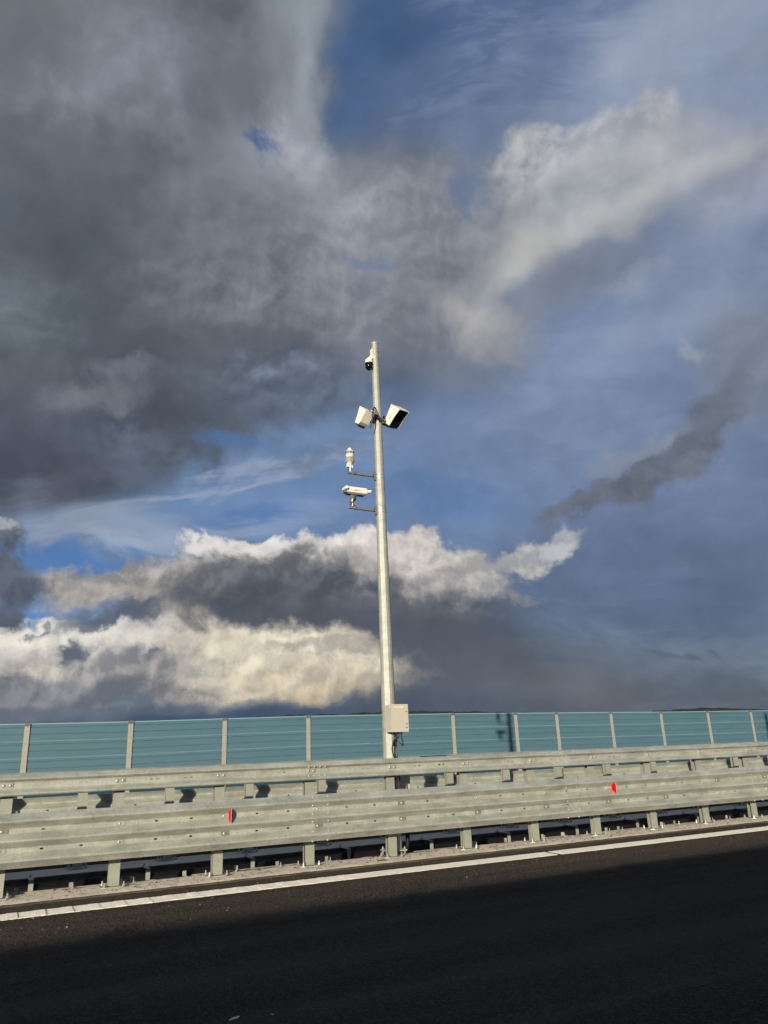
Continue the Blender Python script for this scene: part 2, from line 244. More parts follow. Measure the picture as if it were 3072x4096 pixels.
def build_sky():
    nt = world.node_tree
    N, K = nt.nodes, nt.links
    N.clear()
    def sock(node, i, v):
        s = node.inputs[i]
        if hasattr(v, 'is_output'):
            K.new(v, s)
        else:
            s.default_value = v
    def vm(op, a, b=None, scale=None):
        n = N.new('ShaderNodeVectorMath'); n.operation = op
        sock(n, 0, a)
        if b is not None: sock(n, 1, b)
        if scale is not None: sock(n, 3, scale)
        return n.outputs['Value'] if op in ('DOT_PRODUCT', 'LENGTH') else n.outputs['Vector']
    def mt(op, a, b=0.0, clamp=False):
        n = N.new('ShaderNodeMath'); n.operation = op; n.use_clamp = clamp
        sock(n, 0, a); sock(n, 1, b)
        return n.outputs[0]
    def ramp_smooth(v, a, b, lo=0.0, hi=1.0):
        n = N.new('ShaderNodeMapRange'); n.interpolation_type = 'SMOOTHSTEP'
        sock(n, 0, v); sock(n, 1, a); sock(n, 2, b); sock(n, 3, lo); sock(n, 4, hi)
        return n.outputs[0]
    def mix(f, a, b):
        n = N.new('ShaderNodeMix'); n.data_type = 'RGBA'
        sock(n, 0, f); sock(n, 6, a); sock(n, 7, b)
        return n.outputs[2]
    def noise(vec, scale, detail, rough, dist=0.0, dim='2D'):
        n = N.new('ShaderNodeTexNoise'); n.noise_dimensions = dim
        sock(n, 0, vec); n.inputs['Scale'].default_value = scale
        n.inputs['Detail'].default_value = detail; n.inputs['Roughness'].default_value = rough
        n.inputs['Distortion'].default_value = dist
        return n
    tc = N.new('ShaderNodeTexCoord')
    d = vm('NORMALIZE', tc.outputs['Generated'])
    az, el = R(27.0), R(20.0)
    C = Vector((math.sin(az) * math.cos(el), math.cos(az) * math.cos(el), math.sin(el)))
    X = Vector((math.cos(az), -math.sin(az), 0)); Y = X.cross(C)
    k = mt('DIVIDE', 2.0, mt('ADD', 1.0001, vm('DOT_PRODUCT', d, tuple(C))))
    cmb = N.new('ShaderNodeCombineXYZ')
    sock(cmb, 0, mt('MULTIPLY', vm('DOT_PRODUCT', d, tuple(X)), k))
    sock(cmb, 1, mt('MULTIPLY', vm('DOT_PRODUCT', d, tuple(Y)), k))
    cmb.inputs[2].default_value = 0.0
    q = cmb.outputs[0]
    sepd = N.new('ShaderNodeSeparateXYZ'); sock(sepd, 0, d)
    half = (0.5, 0.5, 0.5)
    # three grades of raggedness for the cloud edges
    def warped(base, scale, detail, rough, amp, dist=0.0, dim='2D'):
        n = noise(base, scale, detail, rough, dist, dim)
        off = vm('MULTIPLY', vm('SUBTRACT', n.outputs['Color'], half), (amp, amp, 0.0))
        return vm('ADD', base, off)
    q_soft = warped(q, 5.0, 4.0, 0.5, 0.10)
    q_crisp = warped(warped(q, 6.0, 2.0, 0.5, 0.05), 19.0, 6.0, 0.60, 0.068)
    qs = vm('MULTIPLY', q, (0.55, 1.6, 1.0))
    nw = noise(qs, 9.0, 6.0, 0.6, 0.6)
    q_wisp = vm('ADD', q, vm('MULTIPLY', vm('SUBTRACT', nw.outputs['Color'], half), (0.22, 0.10, 0.0)))
    q_mid = warped(warped(q, 5.0, 2.0, 0.5, 0.08), 12.0, 4.0, 0.52, 0.065)
    q_calm = warped(q, 20.0, 3.0, 0.5, 0.018)
    W = {'s': q_soft, 'c': q_crisp, 'w': q_wisp, 'm': q_mid, 'n': q_calm}
    # relief of the cloud faces: slopes turned to the low sun are lit
    def relief_of(base, scale, detail, rough, eps, gain, kind=None):
        hs = []
        for off in ((0, 0, 0), (-0.55 * eps, eps, 0.0)):
            n = noise(vm('ADD', base, off), scale, detail, rough)
            if kind:
                n.noise_type = kind; n.normalize = True
            hs.append(n.outputs[0])
        df = mt('SUBTRACT', hs[0], hs[1]) if not kind else mt('SUBTRACT', hs[1], hs[0])
        return mt('ADD', mt('MULTIPLY', df, gain), 0.5)
    qr = warped(q, 10.0, 3.0, 0.5, 0.04)
    big = mt('MULTIPLY', mt('SUBTRACT', noise(q, 7.0, 4.0, 0.5).outputs[0], 0.5), 1.2)
    RL = {'c': mt('ADD', relief_of(qr, 15.0, 5.0, 0.56, 0.011, 3.4), big, True),
          'm': mt('ADD', relief_of(qr, 8.0, 4.0, 0.5, 0.025, 3.0), big, True),
          'k': mt('ADD', mt('ADD', relief_of(qr, 22.0, 5.0, 0.58, 0.009, 3.4), mt('SUBTRACT', relief_of(qr, 9.0, 2.0, 0.5, 0.022, 3.2), 0.5)),
                    mt('MULTIPLY', big, 0.5), True)}
    # clear sky
    sky = N.new('ShaderNodeTexSky')
    sky.sky_type = 'NISHITA'; sky.sun_disc = False
    sky.sun_elevation = R(SUN_EL)
    sky.sun_rotation = R(SUN_AZ + 180.0)
    sky.altitude = 300; sky.air_density = 1.0; sky.dust_density = 1.5; sky.ozone_density = 1.5
    clear = vm('MULTIPLY', sky.outputs[0], (0.075, 0.075, 0.08))
    rp = N.new('ShaderNodeValToRGB')
    stops = [(0.0, (80, 93, 113)), (0.07, (86, 100, 122)), (0.16, (92, 110, 140)), (0.27, (104, 126, 164)),
             (0.45, (114, 133, 168)), (0.62, (108, 127, 162)), (0.78, (86, 108, 148)), (1.0, (84, 100, 132))]
    while len(rp.color_ramp.elements) < len(stops): rp.color_ramp.elements.new(0.5)
    for e, (p, c) in zip(rp.color_ramp.elements, stops):
        e.position = p; e.color = lin(c)
    sock(rp, 0, sepd.outputs[2])
    col = mix(0.8, clear, rp.outputs[0])
    # broken cloud all round, as in the part of the sky one sees
    n1 = noise(vm('MULTIPLY', d, (1, 1, 2.2)), 2.3, 5.0, 0.6, 0.5, '3D').outputs[0]
    away = ramp_smooth(vm('LENGTH', q), 0.75, 1.1)
    col = mix(mt('MULTIPLY', ramp_smooth(n1, 0.42, 0.62), mt('MULTIPLY', away, 0.9)), col,
              mix(ramp_smooth(n1, 0.5, 0.75), lin((138, 143, 153)), lin((86, 93, 104))))
    wf = noise(qs, 16.0, 5.0, 0.62, 0.4).outputs[0]
    col = mix(ramp_smooth(wf, 0.44, 0.70, 0.0, 0.36), col, lin((148, 160, 182)))
    W['k'] = W['c']
    W0, RL0 = dict(W), dict(RL)
    for i_, b in enumerate(SKY):
        if i_ % 6 == 0:      # each batch waits for the one before: keeps the node stack small
            gate = vm('SCALE', col, scale=1e-7)
            for w_ in W: W[w_] = vm('ADD', W0[w_], gate)
            tiny = mt('MULTIPLY', vm('LENGTH', W['c']), 1e-7)
            RL = {w_: mt('ADD', RL0[w_], tiny) for w_ in RL0}
        x, y, rx, ry, rot, soft, op, c, w = b[:9]
        g = N.new('ShaderNodeTexGradient'); g.gradient_type = 'SPHERICAL'
        K.new(W[w], g.inputs[0])
        tm = g.texture_mapping; tm.vector_type = 'TEXTURE'
        tm.translation = (x, y, 0); tm.rotation = (0, 0, rot); tm.scale = (rx * (1 + soft), ry * (1 + soft), 1)
        f = ramp_smooth(g.outputs[1], 0.0, min(1.0, 2 * soft / (1 + soft)), 0.0, op)
        cc = lin(c) if len(b) < 10 else mix(RL[w], lin(b[9]), lin(c))
        col = mix(f, col, cc)
    # fine mottling within the clouds
    fn = noise(qr, 24.0, 3.0, 0.55).outputs[0]
    fm = noise(q, 9.0, 3.0, 0.5).outputs[0]
    col = vm('SCALE', col, scale=mt('MULTIPLY', ramp_smooth(fn, 0.3, 0.7, 0.965, 1.035), ramp_smooth(fm, 0.3, 0.7, 0.93, 1.07)))
    # below the horizon: dim land
    col = mix(ramp_smooth(sepd.outputs[2], -0.02, -0.06), col, lin((52, 56, 56)))
    bg = N.new('ShaderNodeBackground')
    sock(bg, 0, col); bg.inputs[1].default_value = 0.758      # the picture is exposed 0.4 stop up
    out = N.new('ShaderNodeOutputWorld')
    K.new(bg.outputs[0], out.inputs[0])
build_sky()

# ------------------------------------------------------------------ helpers
def new_mat(name):
    m = bpy.data.materials.new(name); m.use_nodes = True
    m.cycles.use_bump_map_correction = False
    nt = m.node_tree
    return m, nt, nt.nodes, nt.links, nt.nodes['Principled BSDF']

class NB:
    """small node builder for surface materials"""
    def __init__(s, name):
        s.m, s.nt, s.N, s.K, s.b = new_mat(name)
        s.tc = s.N.new('ShaderNodeTexCoord')
        s.geo = s.N.new('ShaderNodeNewGeometry')
    def pos(s, scale=(1, 1, 1), world=True):
        n = s.N.new('ShaderNodeMapping')
        s.K.new(s.geo.outputs['Position'] if world else s.tc.outputs['Object'], n.inputs[0])
        n.inputs[3].default_value = scale
        return n.outputs[0]
    def noise(s, vec, scale, detail=4.0, rough=0.55, dist=0.0):
        n = s.N.new('ShaderNodeTexNoise'); s.K.new(vec, n.inputs[0])
        n.inputs['Scale'].default_value = scale; n.inputs['Detail'].default_value = detail
        n.inputs['Roughness'].default_value = rough; n.inputs['Distortion'].default_value = dist
        return n.outputs[0]
    def voro(s, vec, scale, out='Distance', feature='F1'):
        n = s.N.new('ShaderNodeTexVoronoi'); n.feature = feature; s.K.new(vec, n.inputs[0])
        n.inputs['Scale'].default_value = scale
        return n.outputs[out]
    def rng(s, v, a, b, lo=0.0, hi=1.0):
        n = s.N.new('ShaderNodeMapRange'); s.K.new(v, n.inputs[0])
        for i, x in zip((1, 2, 3, 4), (a, b, lo, hi)): n.inputs[i].default_value = x
        return n.outputs[0]
    def mix(s, f, a, b, mode='MIX'):
        n = s.N.new('ShaderNodeMix'); n.data_type = 'RGBA'; n.blend_type = mode
        for i, v in ((0, f), (6, a), (7, b)):
            if hasattr(v, 'is_output'): s.K.new(v, n.inputs[i])
            else: n.inputs[i].default_value = v if i == 0 else (tuple(v) + (1.0,))[:4]
        return n.outputs[2]
    def math(s, op, a, b):
        n = s.N.new('ShaderNodeMath'); n.operation = op
        for i, v in ((0, a), (1, b)):
            if hasattr(v, 'is_output'): s.K.new(v, n.inputs[i])
            else: n.inputs[i].default_value = v
        return n.outputs[0]
    def bump(s, h, strength, dist, prev=None):
        n = s.N.new('ShaderNodeBump'); s.K.new(h, n.inputs['Height'])
        n.inputs['Strength'].default_value = strength; n.inputs['Distance'].default_value = dist
        if prev is not None: s.K.new(prev, n.inputs['Normal'])
        return n.outputs[0]
    def rough_normal(s, scale, k, prev=None):
        """grains finer than a pixel: facets tilted every way"""
        n = s.N.new('ShaderNodeTexNoise'); s.K.new(s.geo.outputs['Position'], n.inputs[0])
        n.inputs['Scale'].default_value = scale; n.inputs['Detail'].default_value = 2.0; n.inputs['Roughness'].default_value = 0.7
        a = s.N.new('ShaderNodeVectorMath'); a.operation = 'SUBTRACT'; s.K.new(n.outputs['Color'], a.inputs[0]); a.inputs[1].default_value = (0.5, 0.5, 0.5)
        b = s.N.new('ShaderNodeVectorMath'); b.operation = 'MULTIPLY_ADD'; s.K.new(a.outputs[0], b.inputs[0]); b.inputs[1].default_value = (k, k, k * 0.3)
        s.K.new(prev if prev is not None else s.geo.outputs['Normal'], b.inputs[2])
        c = s.N.new('ShaderNodeVectorMath'); c.operation = 'NORMALIZE'; s.K.new(b.outputs[0], c.inputs[0])
        return c.outputs[0]
    def done(s, color=None, rough=0.6, metal=0.0, normal=None, spec=0.5):
        def put(k, v):
            if v is None: return
            if hasattr(v, 'is_output'): s.K.new(v, s.b.inputs[k])
            else: s.b.inputs[k].default_value = v if not isinstance(v, tuple) else (v + (1.0,))[:4]
        put('Base Color', color); put('Roughness', rough); put('Metallic', metal); put('Normal', normal)
        s.b.inputs['Specular IOR Level'].default_value = spec
        return s.m

def plain(name, c, rough=0.5, metal=0.0, spec=0.5, vary=0.06, scale=25.0):
    n = NB(name)
    f = n.noise(n.pos(), scale, 4.0, 0.6)
    a = tuple(max(0, v * (1 - vary)) for v in c); b = tuple(min(1, v * (1 + vary)) for v in c)
    return n.done(n.mix(f, a, b), n.rng(f, 0.3, 0.7, rough * 0.9, min(1, rough * 1.1)), metal, None, spec)

def galvanised(name, tint=(1, 1, 1), lo=0.27, hi=0.45, streak=1.4):
    n = NB(name)
    blot = n.noise(n.pos((1, 1, 1)), 9.0, 6.0, 0.65, 0.8)
    cells = n.voro(n.pos((1, 1, 1)), 55.0, 'Color')
    cell = n.rng(cells, 0.0, 1.0, -0.5, 0.5)
    run = n.noise(n.pos((46, 46, 1.6)), 1.0, 5.0, 0.7)               # runs of zinc down the face
    patch = n.noise(n.pos((2.2, 2.2, 9)), 1.0, 4.0, 0.6)
    v = n.math('ADD', n.math('MULTIPLY', blot, 0.55), n.math('MULTIPLY', n.math('MULTIPLY', run, n.rng(patch, 0.35, 0.65, 0.15, 1.0)), 0.55 * streak))
    v = n.math('ADD', v, n.math('MULTIPLY', cell, 0.10))
    f = n.rng(v, 0.30, 0.72)
    c1 = tuple(lo * t for t in (0.95 * tint[0], 1.0 * tint[1], 0.88 * tint[2]))
    c2 = tuple(hi * t for t in (0.96 * tint[0], 1.0 * tint[1], 0.91 * tint[2]))
    col = n.mix(f, c1, c2)
    stain = n.rng(n.noise(n.pos((5, 5, 1.2)), 1.0, 5.0, 0.7), 0.62, 0.8)
    col = n.mix(n.math('MULTIPLY', stain, 0.35), col, (lo * 0.72, lo * 0.70, lo * 0.6))
    return n.done(col, n.rng(f, 0, 1, 0.50, 0.36), 0.28, n.bump(v, 0.10, 0.003), 0.5)

M = {}
M['rail'] = galvanised('galvanised_rail')
M['post'] = galvanised('galvanised_post', (1, 0.99, 0.97), 0.30, 0.42, 0.6)
M['pole'] = galvanised('galvanised_pole', (1, 1, 1.04), 0.30, 0.43, 0.9)
M['bolt'] = plain('zinc_bolt', (0.40, 0.40, 0.37), 0.42, 0.5, 0.5, 0.1, 60)
M['dark_washer'] = plain('weathered_washer', (0.20, 0.19, 0.16), 0.55, 0.4, 0.4, 0.2, 60)
M['fence_post'] = plain('painted_fence_post', (0.29, 0.29, 0.26), 0.6, 0.1, 0.4, 0.2, 9)
M['fence_cap'] = plain('dark_post_cap', (0.10, 0.11, 0.12), 0.5)
M['fence_strip'] = plain('pale_panel_edge', (0.19, 0.31, 0.37), 0.45, 0.0, 0.5)
def fence_paint():
    n = NB('teal_panel_paint')
    a = n.noise(n.pos((0.5, 1, 2.5)), 2.0, 4.0, 0.6); g = n.noise(n.pos(), 160.0, 2.0, 0.6)
    c = n.mix(n.rng(a, 0.3, 0.7), (0.058, 0.127, 0.172), (0.068, 0.142, 0.188))
    c = n.mix(n.math('MULTIPLY', g, 0.25), c, (0.050, 0.112, 0.147))
    dirt = n.rng(n.noise(n.pos((3, 3, 0.7)), 1.0, 5.0, 0.7), 0.58, 0.8)
    c = n.mix(n.math('MULTIPLY', dirt, 0.4), c, (0.11, 0.13, 0.13))
    return n.done(c, 0.55, 0.0, n.bump(g, 0.15, 0.002), 0.35)
M['fence'] = fence_paint()
M['fence_shade'] = plain('base_panel_shade_tint', (0.010, 0.050, 0.095), 0.5, 0, 0.4, 0.1, 4)  # shade on the lowest panel row, put in as a darker blue
def concrete(name, c, dark, spots=1.0):
    n = NB(name)
    big = n.noise(n.pos(), 3.0, 6.0, 0.65); grain = n.noise(n.pos(), 70.0, 4.0, 0.7); fine = n.noise(n.pos(), 260.0, 2.0, 0.6)
    col = n.mix(n.rng(big, 0.3, 0.7), dark, c)
    col = n.mix(n.rng(grain, 0.55, 0.75, 0, 0.3), col, tuple(v * 0.62 for v in c))
    col = n.mix(n.rng(fine, 0.6, 0.75, 0, 0.35 * spots), col, tuple(v * 0.45 for v in c))
    h = n.math('ADD', n.math('MULTIPLY', grain, 0.7), n.math('MULTIPLY', fine, 0.4))
    return n.done(col, 0.9, 0.0, n.rough_normal(110.0, 7.0, n.bump(h, 0.6, 0.01)), 0.25)
M['kerb'] = concrete('sandy_concrete', (0.72, 0.64, 0.53), (0.58, 0.515, 0.43))
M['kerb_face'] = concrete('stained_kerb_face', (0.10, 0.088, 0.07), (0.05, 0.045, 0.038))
M['slab'] = concrete('deck_concrete', (0.70, 0.64, 0.54), (0.56, 0.51, 0.44))
def asphalt(name, base, light, stone):
    n = NB(name)
    v = n.voro(n.pos(), 60.0); vc = n.voro(n.pos(), 60.0, 'Color')
    fine = n.noise(n.pos(), 240.0, 3.0, 0.7); mid = n.noise(n.pos(), 34.0, 4.0, 0.7); big = n.noise(n.pos((0.06, 1.6, 1)), 1.0, 5.0, 0.65)
    c = n.mix(n.rng(vc, 0.35, 1.0), base, light)
    c = n.mix(n.rng(mid, 0.35, 0.7, 0.0, 0.7), c, tuple(x * 0.55 for x in base))
    c = n.mix(n.rng(fine, 0.7, 0.82, 0, 0.7), c, stone)
    c = n.mix(n.rng(big, 0.35, 0.7, 0.0, 0.45), c, tuple(x * 1.1 for x in light))
    pits = n.rng(v, 0.05, 0.55, 1.0, 0.0)
    h = n.math('ADD', pits, n.math('ADD', n.math('MULTIPLY', fine, 0.6), n.math('MULTIPLY', mid, 1.1)))
    return n.done(c, 0.85, 0.0, n.rough_normal(140.0, 9.0, n.bump(h, 0.8, 0.010)), 0.25)
M['asphalt'] = asphalt('porous_asphalt', (0.014, 0.0128, 0.0115), (0.105, 0.089, 0.070), (0.28, 0.24, 0.19))
M['asphalt_edge'] = asphalt('coarse_edge_asphalt', (0.044, 0.040, 0.034), (0.080, 0.072, 0.060), (0.2, 0.18, 0.15))
def paint_line():
    n = NB('thermoplastic_line')
    g = n.noise(n.pos(), 90.0, 4.0, 0.7); w = n.noise(n.pos((1, 6, 1)), 7.0, 5.0, 0.7); sp = n.noise(n.pos(), 45.0, 3.0, 0.6)
    c = n.mix(n.rng(w, 0.35, 0.75, 0.0, 0.55), (0.90, 0.87, 0.78), (0.80, 0.77, 0.68))
    c = n.mix(n.rng(sp, 0.70, 0.76), c, (0.18, 0.17, 0.15))
    return n.done(c, 0.55, 0.0, n.rough_normal(160.0, 14.0), 0.3)
M['line'] = paint_line()
M['white'] = plain('white_housing', (0.66, 0.635, 0.585), 0.4, 0.0, 0.5, 0.03)
M['cream'] = plain('cream_cabinet', (0.42, 0.395, 0.335), 0.45, 0.0, 0.45, 0.03, 12)
M['cream_pale'] = plain('pale_label_strip', (0.60, 0.57, 0.50), 0.5)
M['black'] = plain('black_plastic', (0.012, 0.012, 0.013), 0.45, 0.0, 0.5)
M['gloss_black'] = plain('smoked_dome', (0.004, 0.004, 0.006), 0.06, 0.0, 0.6)
M['glass_black'] = plain('dark_window', (0.006, 0.006, 0.007), 0.25, 0.0, 0.35)
M['rubber'] = plain('black_cable_sheath', (0.018, 0.018, 0.02), 0.45)
M['steel_dark'] = plain('dull_steel', (0.20, 0.19, 0.18), 0.5, 0.4, 0.4, 0.15, 30)
M['steel'] = plain('bright_steel', (0.5, 0.5, 0.48), 0.35, 0.7, 0.5, 0.1, 40)
M['mark'] = plain('printed_mark', (0.10, 0.10, 0.11), 0.6)
M['red'] = plain('red_reflector', (0.50, 0.002, 0.004), 0.5, 0.0, 0.08, 0.04, 120)
M['reflector_back'] = plain('pale_reflector_frame', (0.50, 0.45, 0.40), 0.5)
M['pipe'] = plain('black_conduit', (0.006, 0.006, 0.0065), 0.6, 0, 0.25)
M['stone'] = plain('pale_grit', (0.42, 0.39, 0.34), 0.8, 0, 0.3, 0.5, 200)
M['twig'] = plain('dry_twig', (0.05, 0.04, 0.03), 0.8)
M['gloom'] = plain('gap_gloom', (0.03, 0.03, 0.028), 0.9)  # dark tone standing in for the gloom down in the deck gap

def bm_box(bm, x0, x1, y0, y1, z0, z1):
    v = [bm.verts.new(p) for p in ((x0,y0,z0),(x1,y0,z0),(x1,y1,z0),(x0,y1,z0),(x0,y0,z1),(x1,y0,z1),(x1,y1,z1),(x0,y1,z1))]
    for f in ((0,3,2,1),(4,5,6,7),(0,1,5,4),(1,2,6,5),(2,3,7,6),(3,0,4,7)): bm.faces.new([v[i] for i in f])
    return v
def bm_lathe(bm, prof, segs=24, axis='Z', org=(0, 0, 0), cap=True):
    o = Vector(org); rings = []
    for r, h in prof:
        ring = []
        for i in range(segs):
            a = 2 * math.pi * i / segs
            p = Vector((r * math.cos(a), r * math.sin(a), h))
            if axis == 'X': p = Vector((p.z, p.x, p.y))
            elif axis == 'Y': p = Vector((p.x, p.z, p.y))
            ring.append(bm.verts.new(o + p))
        rings.append(ring)
    for a, b in zip(rings, rings[1:]):
        for i in range(segs):
            j = (i + 1) % segs
            bm.faces.new((a[i], a[j], b[j], b[i]))
    if cap:
        bm.faces.new(rings[0][::-1]); bm.faces.new(rings[-1])
    return rings
def bm_tube(bm, pts, r, segs=8):
    pts = [Vector(p) for p in pts]; rings = []
    prev = None
    for i, p in enumerate(pts):
        t = (pts[min(i + 1, len(pts) - 1)] - pts[max(i - 1, 0)]).normalized()
        if prev is None: n = t.orthogonal().normalized()
        else: n = (prev - t * prev.dot(t)).normalized()
        prev = n; b = t.cross(n)
        rings.append([bm.verts.new(p + r * (math.cos(2*math.pi*k/segs) * n + math.sin(2*math.pi*k/segs) * b)) for k in range(segs)])
    for a, c in zip(rings, rings[1:]):
        for k in range(segs):
            j = (k + 1) % segs
            bm.faces.new((a[k], a[j], c[j], c[k]))
    bm.faces.new(rings[0][::-1]); bm.faces.new(rings[-1])
def spline(pts, n=10):
    P = [Vector(p) for p in pts]; out = []
    P = [P[0] * 2 - P[1]] + P + [P[-1] * 2 - P[-2]]
    for i in range(1, len(P) - 2):
        for k in range(n):
            t = k / n
            a, b, c, d = P[i-1], P[i], P[i+1], P[i+2]
            out.append(0.5 * ((2*b) + (c-a)*t + (2*a-5*b+4*c-d)*t*t + (3*b-a-3*c+d)*t*t*t))
    out.append(P[-2]); return out
def bm_prism(bm, poly, d0, d1, axis='Y'):
    """polygon of (a, b) pairs pushed from d0 to d1 along an axis (Y: a=x b=z, X: a=y b=z, Z: a=x b=y)"""
    def pt(a, b, d): return {'Y': (a, d, b), 'X': (d, a, b), 'Z': (a, b, d)}[axis]
    A = [bm.verts.new(pt(a, b, d0)) for a, b in poly]; B = [bm.verts.new(pt(a, b, d1)) for a, b in poly]
    n = len(poly)
    bm.faces.new(A); bm.faces.new(B[::-1])
    for i in range(n):
        j = (i + 1) % n
        bm.faces.new((A[j], A[i], B[i], B[j]))
def mesh_of(bm, name, mat, smooth=None, bevel=0.0):
    if bevel:
        bmesh.ops.bevel(bm, geom=[e for e in bm.edges if e.is_manifold and e.calc_face_angle(0) > 0.6], offset=bevel, segments=2, affect='EDGES', clamp_overlap=True)
    bmesh.ops.recalc_face_normals(bm, faces=bm.faces)
    me = bpy.data.meshes.new(name); bm.to_mesh(me); bm.free()
    for m in (mat if isinstance(mat, (list, tuple)) else [mat]): me.materials.append(m)
    if smooth is not None:
        me.shade_smooth() if hasattr(me, 'shade_smooth') else None
        me.set_sharp_from_angle(angle=R(smooth))
    return me
def put(name, me, loc=(0, 0, 0), parent=None, rot=None):
    o = bpy.data.objects.new(name, me); COL.objects.link(o)
    o.location = loc
    if rot is not None: o.rotation_euler = rot
    o.parent = parent
    return o
def thing(name, label, cat, loc=(0, 0, 0), rotz=0.0, group=None):
    o = bpy.data.objects.new(name, None); COL.objects.link(o)
    o.empty_display_size = 0.2
    o.location = loc; o.rotation_euler = (0, 0, rotz)
    tag(o, label, cat, group)
    return o
def tag(o, label, cat, group=None):
    o['label'] = label; o['category'] = cat
    if group: o['group'] = group
    return o
def struct(o, kind='structure'):
    o['kind'] = kind
    return o
ORD = ['first', 'second', 'third', 'fourth', 'fifth', 'sixth', 'seventh', 'eighth', 'ninth', 'tenth', 'eleventh', 'twelfth', 'thirteenth',
       'fourteenth', 'fifteenth', 'sixteenth', 'seventeenth', 'eighteenth', 'nineteenth', 'twentieth', 'twenty-first', 'twenty-second', 'twenty-third', 'twenty-fourth']

# ------------------------------------------------------------------ ground, decks, road
ROAD_Z = -0.025
def sheet(name, x0, x1, y0, y1, z, mat, nx=1, ny=1):
    bm = bmesh.new()
    g = [[bm.verts.new((x0 + (x1-x0)*i/nx, y0 + (y1-y0)*j/ny, z)) for i in range(nx+1)] for j in range(ny+1)]
    for j in range(ny):
        for i in range(nx): bm.faces.new((g[j][i], g[j][i+1], g[j+1][i+1], g[j+1][i]))
    return struct(put(name, mesh_of(bm, name, mat)))

def land_mat():
    n = NB('hazy_woodland')
    a = n.noise(n.pos(), 0.02, 6.0, 0.7)
    return n.done(n.mix(n.rng(a, 0.35, 0.65), (0.030, 0.034, 0.028), (0.055, 0.048, 0.036)), 0.95, 0, None, 0.1)
M['land'] = land_mat()
sheet('ground', -9000, 9000, -6000, 12000, -25.0, M['land'])
# far wooded hills, a ridge with an uneven tree line
def hills():
    bm = bmesh.new()
    rnd = random.Random(5)
    nx, ny = 900, 4
    x0, x1 = -1500, 7000
    rows = []
    ph = [rnd.uniform(0, 6.28) for _ in range(8)]
    RP = [(-1500, 100), (0, 122), (800, 147), (1002, 157), (1100, 163), (1219, 164), (1300, 161), (1400, 168), (1540, 171), (1700, 169), (1900, 165), (2200, 158),
          (2500, 149), (2862, 147), (3100, 156), (3300, 165), (3420, 167), (3600, 164), (3752, 158), (4000, 150), (7000, 120)]
    def ridge(x):
        for (p, q_), (r_, s_) in zip(RP, RP[1:]):
            if p <= x <= r_:
                t = (x-p)/(r_-p); t = t*t*(3-2*t)
                return q_ + (s_-q_)*t
        return 110
    for j in range(ny+1):
        row = []
        for i in range(nx+1):
            x = x0 + (x1-x0)*i/nx
            t = j/ny
            h = -25 + (ridge(x) + 25) * math.sin(t*math.pi/2)
            if j == ny: h += rnd.uniform(-2.2, 2.2) + 2.2*math.sin(x/23+ph[2]) + 1.5*math.sin(x/11+ph[3])
            row.append(bm.verts.new((x, 2400 + 600*t, h)))
        rows.append(row)
    rows.append([bm.verts.new((v.co.x, 3700, -25)) for v in rows[-1]])
    for a, b in zip(rows, rows[1:]):
        for i in range(nx): bm.faces.new((a[i], a[i+1], b[i+1], b[i]))
    struct(put('hills', mesh_of(bm, 'hills', M['land'])))
hills()

KF, KB = 9.90, 10.67       # near edge strip
FF, FB = 12.00, 12.80      # far edge strip
XA, XB = -30.0, 46.0
road = sheet('road', XA, XB, -4.6, KF + 0.03, ROAD_Z, M['asphalt'])
def strip_mesh(name, y0, y1, mat, seed, depth=1.4, step=0.06, jit=0.008):
    """concrete deck edge: uneven top, ragged arrises, side faces down into the gap"""
    rnd = random.Random(seed); bm = bmesh.new()
    xs = [XA] + [-2 + i*step for i in range(int(20/step))] + [XB]
    prof = [(y0, -0.10), (y0, -0.012), (y0+0.014, 0.0), (y0+0.2, 0.004), ((y0+y1)/2, 0.002), (y1-0.2, 0.003), (y1-0.014, 0.0), (y1, -0.012), (y1, -depth)]
    wob = 0.0; rows = []
    for x in xs:
        wob = wob*0.8 + rnd.uniform(-jit, jit)*0.6
        row = []
        for k, (y, z) in enumerate(prof):
            dy = dz = 0
            if k in (1, 2): dy = wob + rnd.uniform(-jit, jit)*0.3; dz = rnd.uniform(-1, 0)*jit*0.5 if k == 2 else 0
            if k in (6, 7): dy = -wob*0.7; dz = rnd.uniform(-1, 0)*jit*0.4 if k == 6 else 0
            if k in (3, 4, 5): dz = rnd.uniform(-1, 1)*0.0012
            row.append(bm.verts.new((x, y+dy, z+dz)))
        rows.append(row)
    for a, b in zip(rows, rows[1:]):
        for k in range(len(prof)-1):
            f = bm.faces.new((a[k], b[k], b[k+1], a[k+1]))
            if k < 2: f.material_index = 1
    return mesh_of(bm, name, [mat, M['kerb_face']], smooth=35)
struct(put('edge_kerb', strip_mesh('edge_kerb', KF, KB, M['kerb'], 3)))
struct(put('median_kerb', strip_mesh('median_kerb', FF, FB, M['slab'], 9)))
# the far slab face towards the gap
bm = bmesh.new(); bm_box(bm, XA, XB, FF+0.012, FB-0.02, -1.4, -0.06); struct(put('deck_slab', mesh_of(bm, 'deck_slab', M['slab'])))
sheet('gap_bottom', XA, XB, KB-0.05, FF+0.05, -1.38, M['gloom'])
sheet('far_road', XA, XB, FB - 0.02, 26.6, ROAD_Z, M['asphalt'])

